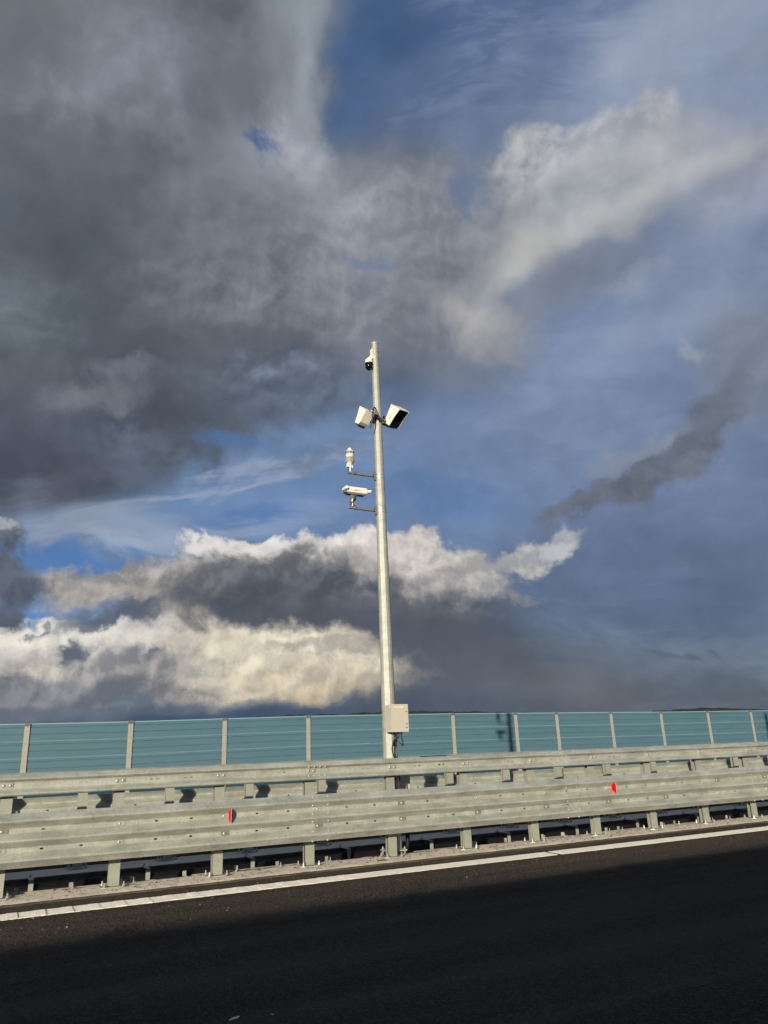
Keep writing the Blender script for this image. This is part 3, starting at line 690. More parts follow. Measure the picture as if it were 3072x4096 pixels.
# painted edge line: two lengths with a slanting joint, the left one with raised cross bars
LN0, LN1 = 9.115, 9.455
def line_piece(xa, xb, sa, sb, name):
    bm = bmesh.new(); rnd = random.Random(int(abs(xa)*10)+2)
    n = max(2, int(abs(xb-xa)/0.03)); lo, hi = [], []
    for i in range(n+1):
        t = i/n
        lo.append((xa + sa*0 + (xb-xa)*t + (sa*(1-t) if t < .5 else 0)*0, LN0 + rnd.uniform(-0.004, 0.004)))
        hi.append((xa + (xb-xa)*t, LN1 + rnd.uniform(-0.004, 0.004)))
    lo[0] = (xa + sa, LN0); lo[-1] = (xb + sb, LN0)
    if sa > 0: lo = [lo[0]] + [p for p in lo[1:] if p[0] > xa + sa + 0.01]; hi = hi
    zt = ROAD_Z + 0.006
    V = lambda p, z: bm.verts.new((p[0], p[1], z))
    L = [V(p, zt) for p in lo]; H = [V(p, zt) for p in hi]; Lb = [V(p, ROAD_Z-0.002) for p in lo]; Hb = [V(p, ROAD_Z-0.002) for p in hi]
    bm.faces.new(L + H[::-1])
    for A, B in ((L, Lb), (H, Hb)):
        for i in range(len(A)-1): bm.faces.new((A[i], A[i+1], B[i+1], B[i]))
    bm.faces.new((L[0], H[0], Hb[0], Lb[0])); bm.faces.new((L[-1], H[-1], Hb[-1], Lb[-1]))
    bmesh.ops.triangulate(bm, faces=[f for f in bm.faces if len(f.verts) > 4])
    o = put(name, mesh_of(bm, name, M['line']), parent=road)
    return o
ln1 = line_piece(-12.0, 7.165, 0.0, -0.03, 'edge_line')
ln2 = line_piece(7.235, 40.0, -0.02, 0.0, 'edge_line')
bm = bmesh.new()
bm_prism(bm, [(-0.052, ROAD_Z+0.005), (0.052, ROAD_Z+0.005), (0.049, ROAD_Z+0.0100), (-0.049, ROAD_Z+0.0100)], LN0+0.008, LN1-0.008, 'Y')
bar_me = mesh_of(bm, 'raised_bar', M['line'])
for k in range(-4, 15):
    put('raised_bar', bar_me, (0.345 + 0.262*k, 0, 0), ln1)

# ------------------------------------------------------------------ guardrails
SP = 1.25
def yprof3(z, zc, n=2, p=0.2035):
    """distance a wavy beam stands proud of its valley plane at height z (zc: middle)"""
    vals = [zc - p/2, zc + p/2] if n == 2 else [zc]
    d = min(abs(z - v) for v in vals)
    top, bot = vals[-1] + p/2, vals[0] - p/2
    if z > top or z < bot:
        e = z - top if z > top else bot - z
        pts = [(0, .0945), (.006, .0935), (.012, .0900), (.018, .0835), (.070, .022), (.082, .012)]
    else:
        e = d
        pts = [(0, 0), (.020, .0), (.024, .001), (.029, .006), (.034, .0135), (.080, .0780), (.086, .0855), (.091, .0905), (.096, .0935), (.102, .0945)]
    for (a, b), (c, dd) in zip(pts, pts[1:]):
        if a <= e <= c: return b + (dd-b)*(e-a)/(c-a)
    return pts[-1][1]
Z1, Z2 = 0.528, 0.7315
ZC3 = (Z1+Z2)/2
WZ = 1.208
def prof_three():
    zs = []
    lo, hi = Z1 - 0.2035/2 - 0.082, Z2 + 0.2035/2 + 0.082
    for v in (Z1, Z2):
        for d in (-.102, -.096, -.091, -.086, -.080, -.034, -.029, -.024, -.020, -.009, .009, .020, .024, .029, .034, .080, .086, .091, .096): zs.append(v+d)
    zs += [Z2+.102]
    zs += [lo, lo+.012, lo+.064, lo+.070, lo+.076]; zs += [hi, hi-.012, hi-.064, hi-.070, hi-.076]
    zs = sorted(set(round(z, 4) for z in zs))
    return [(yprof3(z, ZC3), z) for z in zs]
WP = [(-.122, .020), (-.117, .042), (-.108, .055), (-.096, .060), (-.086, .056), (-.080, .048), (-.053, .011), (-.048, .004), (-.042, 0), (-.010, 0), (.010, 0), (.033, 0), (.038, .004), (.042, .012),
      (.055, .046), (.060, .054), (.067, .059), (.074, .057), (.080, .052), (.112, .020), (.120, .012)]
def yprofw(z):
    e = z - WZ
    for (a, b), (c, d) in zip(WP, WP[1:]):
        if a <= e <= c: return b + (d-b)*(e-a)/(c-a)
    return 0.0
def beam_mesh(name, prof, length, holes, hw=0.016, mirror=1):
    """sheet steel beam from x=0 to x=length; holes: list of (x, z) slots cut in the valleys"""
    bm = bmesh.new()
    xs = {0.0, length}
    for k in range(1, int(length/0.25)): xs.add(round(k*0.25, 4))
    for hx, hz in holes:
        if 0.03 < hx < length-0.03: xs.add(round(hx-hw, 4)); xs.add(round(hx+hw, 4))
    xs = sorted(xs)
    rows = [[bm.verts.new((x, -y*mirror, z)) for y, z in prof] for x in xs]
    for i in range(len(xs)-1):
        xm = (xs[i]+xs[i+1])/2
        for k in range(len(prof)-1):
            zm = (prof[k][1]+prof[k+1][1])/2
            if any(abs(xm-hx) < hw and abs(zm-hz) < 0.0095 for hx, hz in holes) and prof[k+1][1]-prof[k][1] < 0.022: continue
            bm.faces.new((rows[i][k], rows[i+1][k], rows[i+1][k+1], rows[i][k+1]))
    bmesh.ops.recalc_face_normals(bm, faces=bm.faces)
    f0 = max(bm.faces, key=lambda f: f.calc_area())
    if f0.normal.y * mirror > 0: bmesh.ops.reverse_faces(bm, faces=bm.faces)
    bmesh.ops.solidify(bm, geom=bm.faces[:], thickness=0.003)
    me = mesh_of(bm, name, M['rail'], smooth=50)
    return me
# post: lipped channel open to the left
def post_mesh(h, side=1):
    bm = bmesh.new(); w, d, t, l = 0.125, 0.105, 0.006, 0.030
    x0, x1 = -w/2, w/2
    poly = [(x0, 0), (x1, 0), (x1, d), (x0, d), (x0, d-l), (x0+t, d-l), (x0+t, d-t), (x1-t, d-t), (x1-t, t), (x0+t, t), (x0+t, l), (x0, l)]
    poly = [(a, b*side) for a, b in poly]
    bm_prism(bm, poly, 0.018, h, 'Z')
    return mesh_of(bm, 'post', M['post'])
def plate_mesh(w, y0, y1, t, mat, cut=0.05):
    bm = bmesh.new()
    bm_prism(bm, [(-w/2, y0+cut), (-w/2+cut, y0), (w/2-cut, y0), (w/2, y0+cut), (w/2, y1), (-w/2, y1)], 0.004, t, 'Z')
    return mesh_of(bm, 'base_plate', mat)
def nut_mesh():
    bm = bmesh.new()
    bm_lathe(bm, [(0.020, 0), (0.020, 0.004), (0.016, 0.004), (0.016, 0.020), (0.009, 0.020), (0.009, 0.048)], 6)
    return mesh_of(bm, 'anchor_bolt', M['bolt'])
def button_mesh(r=0.017, h=0.012, mat='bolt'):
    bm = bmesh.new()
    prof = [(r*math.cos(a), -h*math.sin(a)) for a in (0, .5, 1.0, 1.35)]
    bm_lathe(bm, [(a, b) for a, b in prof], 12, 'Y')
    return mesh_of(bm, 'bolt', M[mat], smooth=60)
def washer_mesh(w, h, mat):
    bm = bmesh.new(); bm_box(bm, -w/2, w/2, -0.006, 0.004, -h/2, h/2)
    return mesh_of(bm, 'washer', M[mat], bevel=0.0015)
nut, button, small_button = nut_mesh(), button_mesh(), button_mesh(0.0135, 0.010)
washers = {'plain': washer_mesh(0.105, 0.046, 'rail'), 'dark': washer_mesh(0.105, 0.046, 'dark_washer'), 'long': washer_mesh(0.118, 0.050, 'bolt')}
SEG = 4.22
def guardrail(name, label, y_post, x_first, n_posts, splice0, nseg, side, detail=True):
    """side=1: beams on the camera side of the posts; side=-1: beams on the far side"""
    rnd = random.Random(7 if side == 1 else 8)
    root = thing(name, label, 'guardrail', (x_first, y_post, 0))
    pm = post_mesh(1.30, 1)
    base = plate_mesh(0.30, -0.085, 0.185, 0.016, M['post'])
    sp3 = bmesh.new(); bm_prism(sp3, [(-0.035, 0.02), (0.035, 0.02), (0.035, 0.335), (-0.035, 0.335)], Z1-0.05, Z2+0.05, 'Z')
    for v in sp3.verts: v.co.y *= -1
    sp3 = mesh_of(sp3, 'spacer', M['post'], bevel=0.004)
    spw = bmesh.new(); bm_box(spw, -0.035, 0.035, -0.082, -0.002, WZ-0.04, WZ+0.04); spw = mesh_of(spw, 'spacer', M['post'], bevel=0.004)
    yb3 = -0.35 if side == 1 else 0.105 + 0.35
    ybw = -0.09 if side == 1 else 0.105 + 0.09
    for k in range(n_posts):
        p = put('post', pm, (k*SP, 0, 0), root)
        put('base_plate', base, (0, 0, 0), p)
        for dx in (-0.11, 0.11):
            for dy in (-0.045, 0.155): put('anchor_bolt', nut, (dx, dy, 0.016), p, (0, 0, rnd.uniform(0, 1)))
        for sm, off in ((sp3, 0), (spw, 0)):
            s = put('spacer', sm, (-0.012 if side == 1 else 0.012, 0 if side == 1 else 0.105, 0), p)
            if side == -1: s.rotation_euler = (0, 0, math.pi)
    # beams
    for kind, prof, yb in (('three_wave_beam', prof_three(), yb3), ('upper_beam', [(b, WZ+a) for a, b in WP], ybw)):
        for s in range(nseg):
            xe = splice0 + SEG*s + (0.06 if kind == 'upper_beam' else 0)     # right end, lapping over the next length
            xs = xe - SEG - 0.34
            holes = []
            for k in range(-1, n_posts+1):
                for fr in (0.338, 0.672):
                    hx = x_first - 0.024 + (k+fr)*SP - xs
                    if not 0.05 < hx < SEG + 0.25: continue
                    if kind == 'three_wave_beam': holes += [(hx, Z1), (hx, Z2)]
                    elif (k + s) % 2 or fr > .5: holes += [(hx-0.036, WZ), (hx+0.036, WZ)]
            me = beam_mesh(kind, prof, SEG + 0.34, holes, 0.017, side)
            o = put(kind, me, (xs - x_first, yb + 0.0035*side, 0.055 if side == -1 and kind == 'three_wave_beam' else 0.0), root, (0, 0, -0.005/(SEG+0.34)*side))
            if not detail: continue
            # bolts at each post
            for k in range(n_posts):
                bx = x_first + k*SP - xs - 0.024
                if not (0.3 < bx <= SEG + 0.34): continue
                if kind == 'three_wave_beam':
                    for z in (Z1, Z2):
                        put('washer', washers['dark' if rnd.random() < 0.45 else 'plain'], (bx + rnd.uniform(-.012, .02), -0.003, z), o)
                        put('bolt', button, (bx + rnd.uniform(-.008, .004), -0.008, z), o)
                else:
                    put('washer', washers['long'], (bx+0.012, -0.002, WZ), o)
                    for dx in (-0.026, 0.044): put('bolt', button, (bx+dx, -0.008, WZ), o)
            # splice bolts near the right end
            L = SEG + 0.34
            if kind == 'three_wave_beam':
                for dx in (0.075, 0.29):
                    for z in (0.345, 0.465, 0.583, 0.678, 0.782, 0.885):
                        put('bolt', small_button, (L-dx, -yprof3(z, ZC3)-0.003, z), o)
            else:
                for dx in (0.06, 0.14, 0.22, 0.30):
                    for z in (WZ-0.063, WZ+0.052):
                        put('bolt', small_button, (L-dx, -yprofw(z)-0.003, z), o)
    return root
front = guardrail('guardrail', 'galvanised steel guardrail along the white road line, nearer of the two', 10.33, 1.455 - 2*SP, 13, 4.14 - SEG, 5, 1)
back = guardrail('guardrail', 'galvanised guardrail seen from behind across the dark gap', 12.46, 0.0, 15, 3.1 - SEG, 6, -1, detail=False)

# ------------------------------------------------------------------ noise barrier beyond the far carriageway
FY = 26.2
FX = [-0.1957, -0.0813, 0.0332, 0.1489, 0.2660, 0.3813, 0.4966, 0.6119, 0.7263, 0.8068, 0.9211, 1.0349, 1.1497, 1.2633, 1.378, 1.4925]
FZ = [2.66, 2.665, 2.673, 2.689, 2.736, 2.778, 2.786, 2.790, 2.773, 2.760, 2.744, 2.722, 2.718, 2.712, 2.71, 2.71]
def cassette_mesh(length, mat='fence'):
    bm = bmesh.new()
    prof = [(0.02, 0), (0.0, 0.002)]                      # (y, z) up one panel, 0.496 high; two grooves, a lip at the top
    H = 0.496
    for g in (H-0.295, H-0.092):
        prof += [(0.0, g-0.010), (0.022, g-0.006), (0.022, g+0.006), (0.0, g+0.010)]
    prof += [(0.0, H-0.002), (0.02, H), (0.10, H), (0.10, 0)]
    bm_prism(bm, prof, -length/2, length/2, 'X')
    return mesh_of(bm, 'cassette', M[mat])
def strip_lip(length, top=False):
    bm = bmesh.new()
    if top: bm_box(bm, -length/2, length/2, -0.012, 0.112, -0.004, 0.026)
    else:
        bm_box(bm, -length/2, length/2, -0.009, 0.004, -0.010, -0.001); bm_box(bm, -length/2, length/2, -0.009, 0.004, 0.008, 0.017)
    return mesh_of(bm, 'edge_strip', M['fence_strip'])
def fence_post_mesh(h):
    bm = bmesh.new()
    w, t = 0.155, 0.012
    y0, y1 = -0.035, 0.135
    poly = [(-w/2, y0), (w/2, y0), (w/2, y0+t), (t/2, y0+t), (t/2, y1-t), (w/2, y1-t), (w/2, y1), (-w/2, y1), (-w/2, y1-t), (-t/2, y1-t), (-t/2, y0+t), (-w/2, y0+t)]
    bm_prism(bm, poly, 0.0, h, 'Z')
    return mesh_of(bm, 'post', M['fence_post'])
def noise_barrier(name, label, xs, zs, y, rows, facing=1):
    root = thing(name, label, 'noise barrier', (xs[0], y, ROAD_Z))
    cache = {}
    cap_bm = bmesh.new(); bm_box(cap_bm, -0.084, 0.084, -0.042, 0.142, -0.085, 0.018); cap_me = mesh_of(cap_bm, 'cap', M['fence_cap'], bevel=0.006)
    for x, z in zip(xs, zs):
        h = z - ROAD_Z + 0.0
        p = put('post', fence_post_mesh(h), (x - xs[0], 0, 0), root)
        put('cap', cap_me, (0, 0, h), p)
    for (xa, za), (xb, zb) in zip(zip(xs, zs), zip(xs[1:], zs[1:])):
        L = round(xb - xa - 0.03, 2)
        if L not in cache: cache[L] = (cassette_mesh(L), strip_lip(L), strip_lip(L, True), cassette_mesh(L, 'fence_shade'))
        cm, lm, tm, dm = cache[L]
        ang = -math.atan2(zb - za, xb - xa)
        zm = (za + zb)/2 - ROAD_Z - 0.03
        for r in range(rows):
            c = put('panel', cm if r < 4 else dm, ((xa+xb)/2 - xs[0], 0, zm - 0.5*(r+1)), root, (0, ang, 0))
            if r == 0: put('top_edge', tm, (0, 0, 0.5), c)
            else: put('edge_strip', lm, (0, 0, 0.496), c)
    return root
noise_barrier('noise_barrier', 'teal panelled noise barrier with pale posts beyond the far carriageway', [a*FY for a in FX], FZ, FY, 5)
# its twin on the near side, behind the photographer: it throws the long shade over the road
xs = [-30 + 3.0*i for i in range(17)]
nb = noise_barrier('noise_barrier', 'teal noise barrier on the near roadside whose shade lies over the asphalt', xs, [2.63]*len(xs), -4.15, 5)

# ------------------------------------------------------------------ the mast
PX, PY, PTOP = 5.355, 10.60, 8.37
RB, RT = 0.121, 0.0605
def prad(z): return RB + (RT - RB) * min(1, max(0, (z - 0.05) / (PTOP - 0.05)))
def mast(name, label, x, y, top=PTOP, gear=True):
    root = thing(name, label, 'pole', (x, y, 0))
    bm = bmesh.new()
    rings = []
    ns = 16
    for i in range(25):
        z = 0.075 + (top - 0.075) * i / 24
        r = prad(z)
        rings.append([bm.verts.new((r*math.cos(2*math.pi*(k+.5)/ns), r*math.sin(2*math.pi*(k+.5)/ns), z)) for k in range(ns)])
    for a, b in zip(rings, rings[1:]):
        for k in range(ns): bm.faces.new((a[k], a[(k+1) % ns], b[(k+1) % ns], b[k]))
    bm.faces.new(rings[-1])
    put('shaft', mesh_of(bm, 'shaft', M['pole'], smooth=12), (0, 0, 0), root)
    bm = bmesh.new(); bm_lathe(bm, [(RT+0.004, top-0.03), (RT+0.004, top+0.004), (RT*0.8, top+0.014)], 16); put('cap', mesh_of(bm, 'cap', M['pole']), (0, 0, 0), root)
    bm = bmesh.new(); bm_box(bm, -0.145, 0.145, -0.14, 0.15, 0.055, 0.074); put('base_plate', mesh_of(bm, 'base_plate', M['pole'], bevel=0.004), (0, 0, 0), root)
    bm = bmesh.new(); bm_lathe(bm, [(0.010, 0), (0.010, 0.035), (0.017, 0.035), (0.017, 0.055), (0.017, 0.078), (0.016, 0.095), (0.008, 0.095), (0.008, 0.112)], 6)
    am = mesh_of(bm, 'anchor_bolt', M['bolt'])
    for dx in (-0.118, 0.118):
        for dy in (-0.112, 0.122): put('anchor_bolt', am, (dx, dy, 0), root)
    if gear:
        for z in (5.83+0.028, 5.83-0.030, 5.224+0.028, 5.224-0.030, 8.18, 8.06, 2.02, 1.75):
            bm = bmesh.new(); r = prad(z) + 0.0025
            bm_lathe(bm, [(r, z-0.007), (r+0.0015, z-0.006), (r+0.0015, z+0.006), (r-0.001, z+0.007)], 24, cap=False)
            put('clamp_band', mesh_of(bm, 'clamp_band', M['steel'], smooth=40), (0, 0, 0), root)
        bm = bmesh.new(); bm_lathe(bm, [(0.008, 0), (0.007, -0.006)], 8, 'Y'); pm = mesh_of(bm, 'plug', M['dark_washer'])
        put('plug', pm, (-0.02, -prad(3.2)-0.001, 3.72), root)
    return root
mast('mast', 'tall galvanised steel mast carrying cameras and sensors above the guardrail', PX, PY)
mast('mast', 'bare galvanised mast standing beyond the right edge, its shadow on the teal barrier', PX + 15.55, PY + 0.1, 6.0, False)

# ------------------------------------------------------------------ control cabinet on the mast
CX0, CX1, CY0, CY1, CZ0, CZ1 = 5.217, 5.503, 10.25, 10.46, 1.692, 2.090
def cabinet():
    root = thing('control_cabinet', 'cream control cabinet strapped to the mast above the guardrail', 'cabinet', (CX0, CY0, CZ0))
    w, h, d = CX1-CX0, CZ1-CZ0, CY1-CY0
    bm = bmesh.new(); bm_box(bm, 0.003, w-0.003, 0.028, d, 0.003, h-0.003)
    put('body', mesh_of(bm, 'body', M['cream'], bevel=0.008), (0, 0, 0), root)
    bm = bmesh.new(); bm_box(bm, 0, w, 0, 0.025, 0, h)
    door = put('door', mesh_of(bm, 'door', M['cream'], bevel=0.009), (0, 0, 0), root)
    bm = bmesh.new(); bm_box(bm, 0.055, w-0.075, -0.003, 0.002, h-0.050, h-0.034)
    put('name_strip', mesh_of(bm, 'name_strip', M['cream_pale'], bevel=0.0012), (0, 0, 0), door)
    for z in (h-0.105, 0.115):
        bm = bmesh.new(); bm_lathe(bm, [(0.0105, 0.0), (0.0105, -0.005), (0.008, -0.006), (0.008, -0.003), (0.002, -0.003)], 14, 'Y')
        lock = put('lock', mesh_of(bm, 'lock', M['steel_dark']), (w-0.032, 0, z), door)
    bm = bmesh.new(); bm_box(bm, w-0.044, w-0.020, -0.0025, 0.002, 0.052, 0.070)
    put('rating_label', mesh_of(bm, 'rating_label', M['mark']), (0, 0, 0), door)
    for z in (0.03, h-0.03):
        bm = bmesh.new(); bm_lathe(bm, [(0.006, z-0.018), (0.006, z+0.018)], 8)
        put('hinge', mesh_of(bm, 'hinge', M['cream']), (-0.001, 0.026, 0), root)
    for i, x in enumerate((0.06, 0.095, 0.135, 0.175, 0.205)):
        bm = bmesh.new(); bm_lathe(bm, [(0.014, 0.004), (0.016, -0.006), (0.016, -0.024), (0.011, -0.030)], 8)
        put('cable_gland', mesh_of(bm, 'cable_gland', M['black']), (x, 0.09 + 0.03*(i % 2), 0), root)
cabinet()
def cable(name, pts, r, label, mat='rubber', cat='cable', n=10):
    bm = bmesh.new(); o = Vector(pts[0])
    bm_tube(bm, [p - o for p in spline(pts, n)], r, 8)
    ob = put(name, mesh_of(bm, name, M[mat], smooth=60), o)
    return tag(ob, label, cat)
gx = [CX0 + v for v in (0.06, 0.095, 0.135, 0.175, 0.205)]
gz = CZ0 - 0.03
cable('power_cable', [(gx[1], 10.35, gz), (gx[1]-0.006, 10.36, gz-0.05), (gx[1]-0.035, 10.37, gz-0.16), (gx[1]-0.020, 10.39, gz-0.27), (gx[1]+0.05, 10.43, gz-0.36), (gx[1]+0.12, 10.47, gz-0.44), (gx[1]+0.14, 10.52, gz-0.58), (5.50, 10.56, 0.75)], 0.010, 'long black cable curving down the mast below the cabinet')
cable('looped_cable', [(gx[4], 10.35, gz), (gx[4]+0.008, 10.35, gz-0.05), (gx[4]+0.028, 10.35, gz-0.14), (gx[4]+0.020, 10.36, gz-0.158), (gx[4]-0.03, 10.38, gz-0.11), (gx[3]-0.03, 10.42, gz-0.085), (gx[2], 10.46, gz-0.10)], 0.010, 'black cable making a small loop right of the mast')
cable('straight_cable', [(gx[2], 10.36, gz), (gx[2]+0.002, 10.37, gz-0.04), (gx[2]-0.012, 10.40, gz-0.09), (gx[2]-0.01, 10.455, gz-0.16)], 0.012, 'short black cable dropping straight behind the looped one')
cable('bent_cable', [(gx[3], 10.36, gz), (gx[3]-0.002, 10.36, gz-0.03), (gx[3]-0.025, 10.39, gz-0.07), (gx[2]+0.005, 10.43, gz-0.10), (gx[1]+0.02, 10.46, gz-0.13)], 0.009, 'thin black cable bent inwards under the cabinet')
# small junction box low on the mast and the conduit below it
bm = bmesh.new(); bm_box(bm, 0, 0.245, 0, 0.13, 0, 0.43)
jb = thing('junction_box', 'small cream junction box behind the guardrail, right of the mast', 'box', (5.585, 10.90, 0.70))
put('body', mesh_of(bm, 'body', M['cream'], bevel=0.006), (0, 0, 0), jb)
bm = bmesh.new(); bm_box(bm, 0.012, 0.233, -0.010, 0.002, 0.012, 0.418); put('cover', mesh_of(bm, 'cover', M['cream'], bevel=0.004), (0, 0, 0), jb)
bm = bmesh.new(); bm_prism(bm, [(-0.16, -0.20), (-0.12, -0.22), (0.10, 0.02), (0.06, 0.05)], 0.18, 0.24, 'Z'); put('holder', mesh_of(bm, 'holder', M['post']), (0, 0, 0), jb)
cable('conduit', [(5.60, 10.62, 0.72), (5.60, 10.64, 0.45), (5.61, 10.64, 0.2), (5.60, 10.66, 0.03)], 0.034, 'thick black conduit standing beside the mast foot', 'pipe', 'conduit')

# ------------------------------------------------------------------ dome camera at the mast top
def dome_camera():
    root = thing('dome_camera', 'white dome camera with black ball hanging at the mast top', 'camera', (5.222, 10.585, 7.87))
    bm = bmesh.new()
    prof = [(0.001, -0.068)] + [(0.068*math.sin(a), -0.068*math.cos(a)) for a in [0.25, 0.5, 0.8, 1.1, 1.4, 1.7, 2.0, 2.25]] + [(0.050, 0.055)]
    bm_lathe(bm, prof, 28); put('lens_ball', mesh_of(bm, 'lens_ball', M['gloss_black'], smooth=60), (0, 0, 0), root)
    bm = bmesh.new(); bm_lathe(bm, [(0.060, 0.040), (0.071, 0.046), (0.071, 0.068), (0.060, 0.070)], 28); put('collar', mesh_of(bm, 'collar', M['black'], smooth=40), (0, 0, 0), root)
    bm = bmesh.new(); bm_lathe(bm, [(0.069, 0.069), (0.070, 0.075), (0.066, 0.120), (0.058, 0.140), (0.040, 0.146)], 28); put('housing', mesh_of(bm, 'housing', M['white'], smooth=40), (0, 0, 0), root)
    bm = bmesh.new()
    bm_prism(bm, [(-0.045, 0.140), (0.045, 0.140), (0.098, 0.200), (0.098, 0.262), (0.055, 0.262)], -0.032, 0.032, 'Y')
    put('arm', mesh_of(bm, 'arm', M['white'], bevel=0.005), (0, 0, 0), root)
    bm = bmesh.new(); bm_prism(bm, [(0.048, 0.205), (0.078, 0.205), (0.078, 0.375), (0.060, 0.375), (0.048, 0.350)], -0.038, 0.038, 'Y')
    bk = put('bracket', mesh_of(bm, 'bracket', M['white'], bevel=0.003), (0, 0, 0), root)
    bm = bmesh.new(); bm_lathe(bm, [(0.007, 0.0), (0.006, -0.006)], 8, 'Y'); me = mesh_of(bm, 'screw', M['dark_washer'])
    for z in (0.225, 0.255, 0.295, 0.335, 0.36): put('screw', me, (0.064, -0.039, z), bk)
dome_camera()

# ------------------------------------------------------------------ hooded sensors
def sensor(name, label, loc, az, tilt, roll, seen_back):
    """hooded housing; local +Y is the way it looks"""
    root = thing(name, label, 'sensor', loc)
    root.rotation_euler = (Matrix.Rotation(az, 4, 'Z') @ Matrix.Rotation(roll, 4, 'Y') @ Matrix.Rotation(tilt, 4, 'X')).to_euler()
    w, h = 0.118, 0.185
    # body: a tray behind the window, bottom corner cut away
    bm = bmesh.new()
    bm_prism(bm, [(-0.075, h), (0.10, h), (0.10, -h), (-0.03, -h), (-0.075, -h+0.075)], -w, w, 'X')
    put('body', mesh_of(bm, 'body', M['white'], bevel=0.012), (0, 0, 0), root)
    # hood: top and two side walls standing out past the window, tapering downwards
    bm = bmesh.new()
    for s in (-1, 1):
        xa, xb = sorted((s*(w+0.004), s*(w-0.006)))
        bm_prism(bm, [(0.06, h+0.003), (0.235, h+0.003), (0.235, h-0.03), (0.165, -0.02), (0.125, -h-0.003), (0.06, -h-0.003)], xa, xb, 'X')
    bm_box(bm, -w+0.006, w-0.006, 0.06, 0.235, h-0.007, h+0.003)
    put('hood', mesh_of(bm, 'hood', M['white'], bevel=0.0025), (0, 0, 0), root)
    bm = bmesh.new(); bm_box(bm, -w+0.010, w-0.010, 0.098, 0.108, -h+0.004, h-0.010); put('window', mesh_of(bm, 'window', M['glass_black']), (0, 0, 0), root)
    # the inside of the hood is matt black
    bm = bmesh.new()
    for s in (-1, 1):
        xa, xb = sorted((s*(w-0.0065), s*(w-0.0095)))
        bm_prism(bm, [(0.108, h-0.010), (0.229, h-0.010), (0.229, h-0.034), (0.160, -0.022), (0.121, -h+0.004), (0.108, -h+0.004)], xa, xb, 'X')
    bm_box(bm, -w+0.010, w-0.010, 0.108, 0.229, h-0.012, h-0.0085)
    put('hood_lining', mesh_of(bm, 'hood_lining', M['black']), (0, 0, 0), root)
    bm = bmesh.new(); bm_box(bm, -w+0.012, w-0.012, -0.026, 0.094, -h-0.034, -h+0.004); bot = put('connector_tray', mesh_of(bm, 'connector_tray', M['black'], bevel=0.004), (0, 0, 0), root)
    for i, x in enumerate((-0.07, -0.03, 0.01, 0.055, 0.085)):
        bm = bmesh.new(); bm_lathe(bm, [(0.014, -h-0.030), (0.014, -h-0.056), (0.009, -h-0.062)], 10)
        put('connector', mesh_of(bm, 'connector', M['steel' if i in (0, 3) else 'black']), (x, 0.02, 0), bot)
    for y, z in ((0.03, 0.10), (0.05, -0.10)):
        for s in (-1, 1):
            bm = bmesh.new(); bm_lathe(bm, [(0.006, 0), (0.005, 0.003*s)], 8, 'X'); put('screw', mesh_of(bm, 'screw', M['dark_washer']), (s*(w+0.004), y, z), root)
    bm = bmesh.new(); bm_box(bm, 0, 0.003, -0.05, 0.05, 0, 0.008); 
    put('side_print', mesh_of(bm, 'side_print', M['steel_dark']), (w+0.0035, 0.06, -0.03), root, (R(90), 0, 0))
    bm = bmesh.new(); bm_box(bm, -0.03, 0.03, -0.078, -0.074, -0.08, -0.062); put('rating_label', mesh_of(bm, 'rating_label', M['cream_pale']), (0.05, 0, 0), root)
    return root
sensor('traffic_sensor', 'white hooded sensor with black window, right of the mast', (5.62, 10.47, 6.945), R(-168), R(-40), 0.0, False).scale = (0.9, 0.9, 0.9)
ls = sensor('traffic_sensor', 'white hooded sensor turned away, cable looping over it, left of the mast', (5.07, 10.50, 6.82), R(14), R(40), R(6), True)
ls.scale = (0.74, 0.74, 0.74)

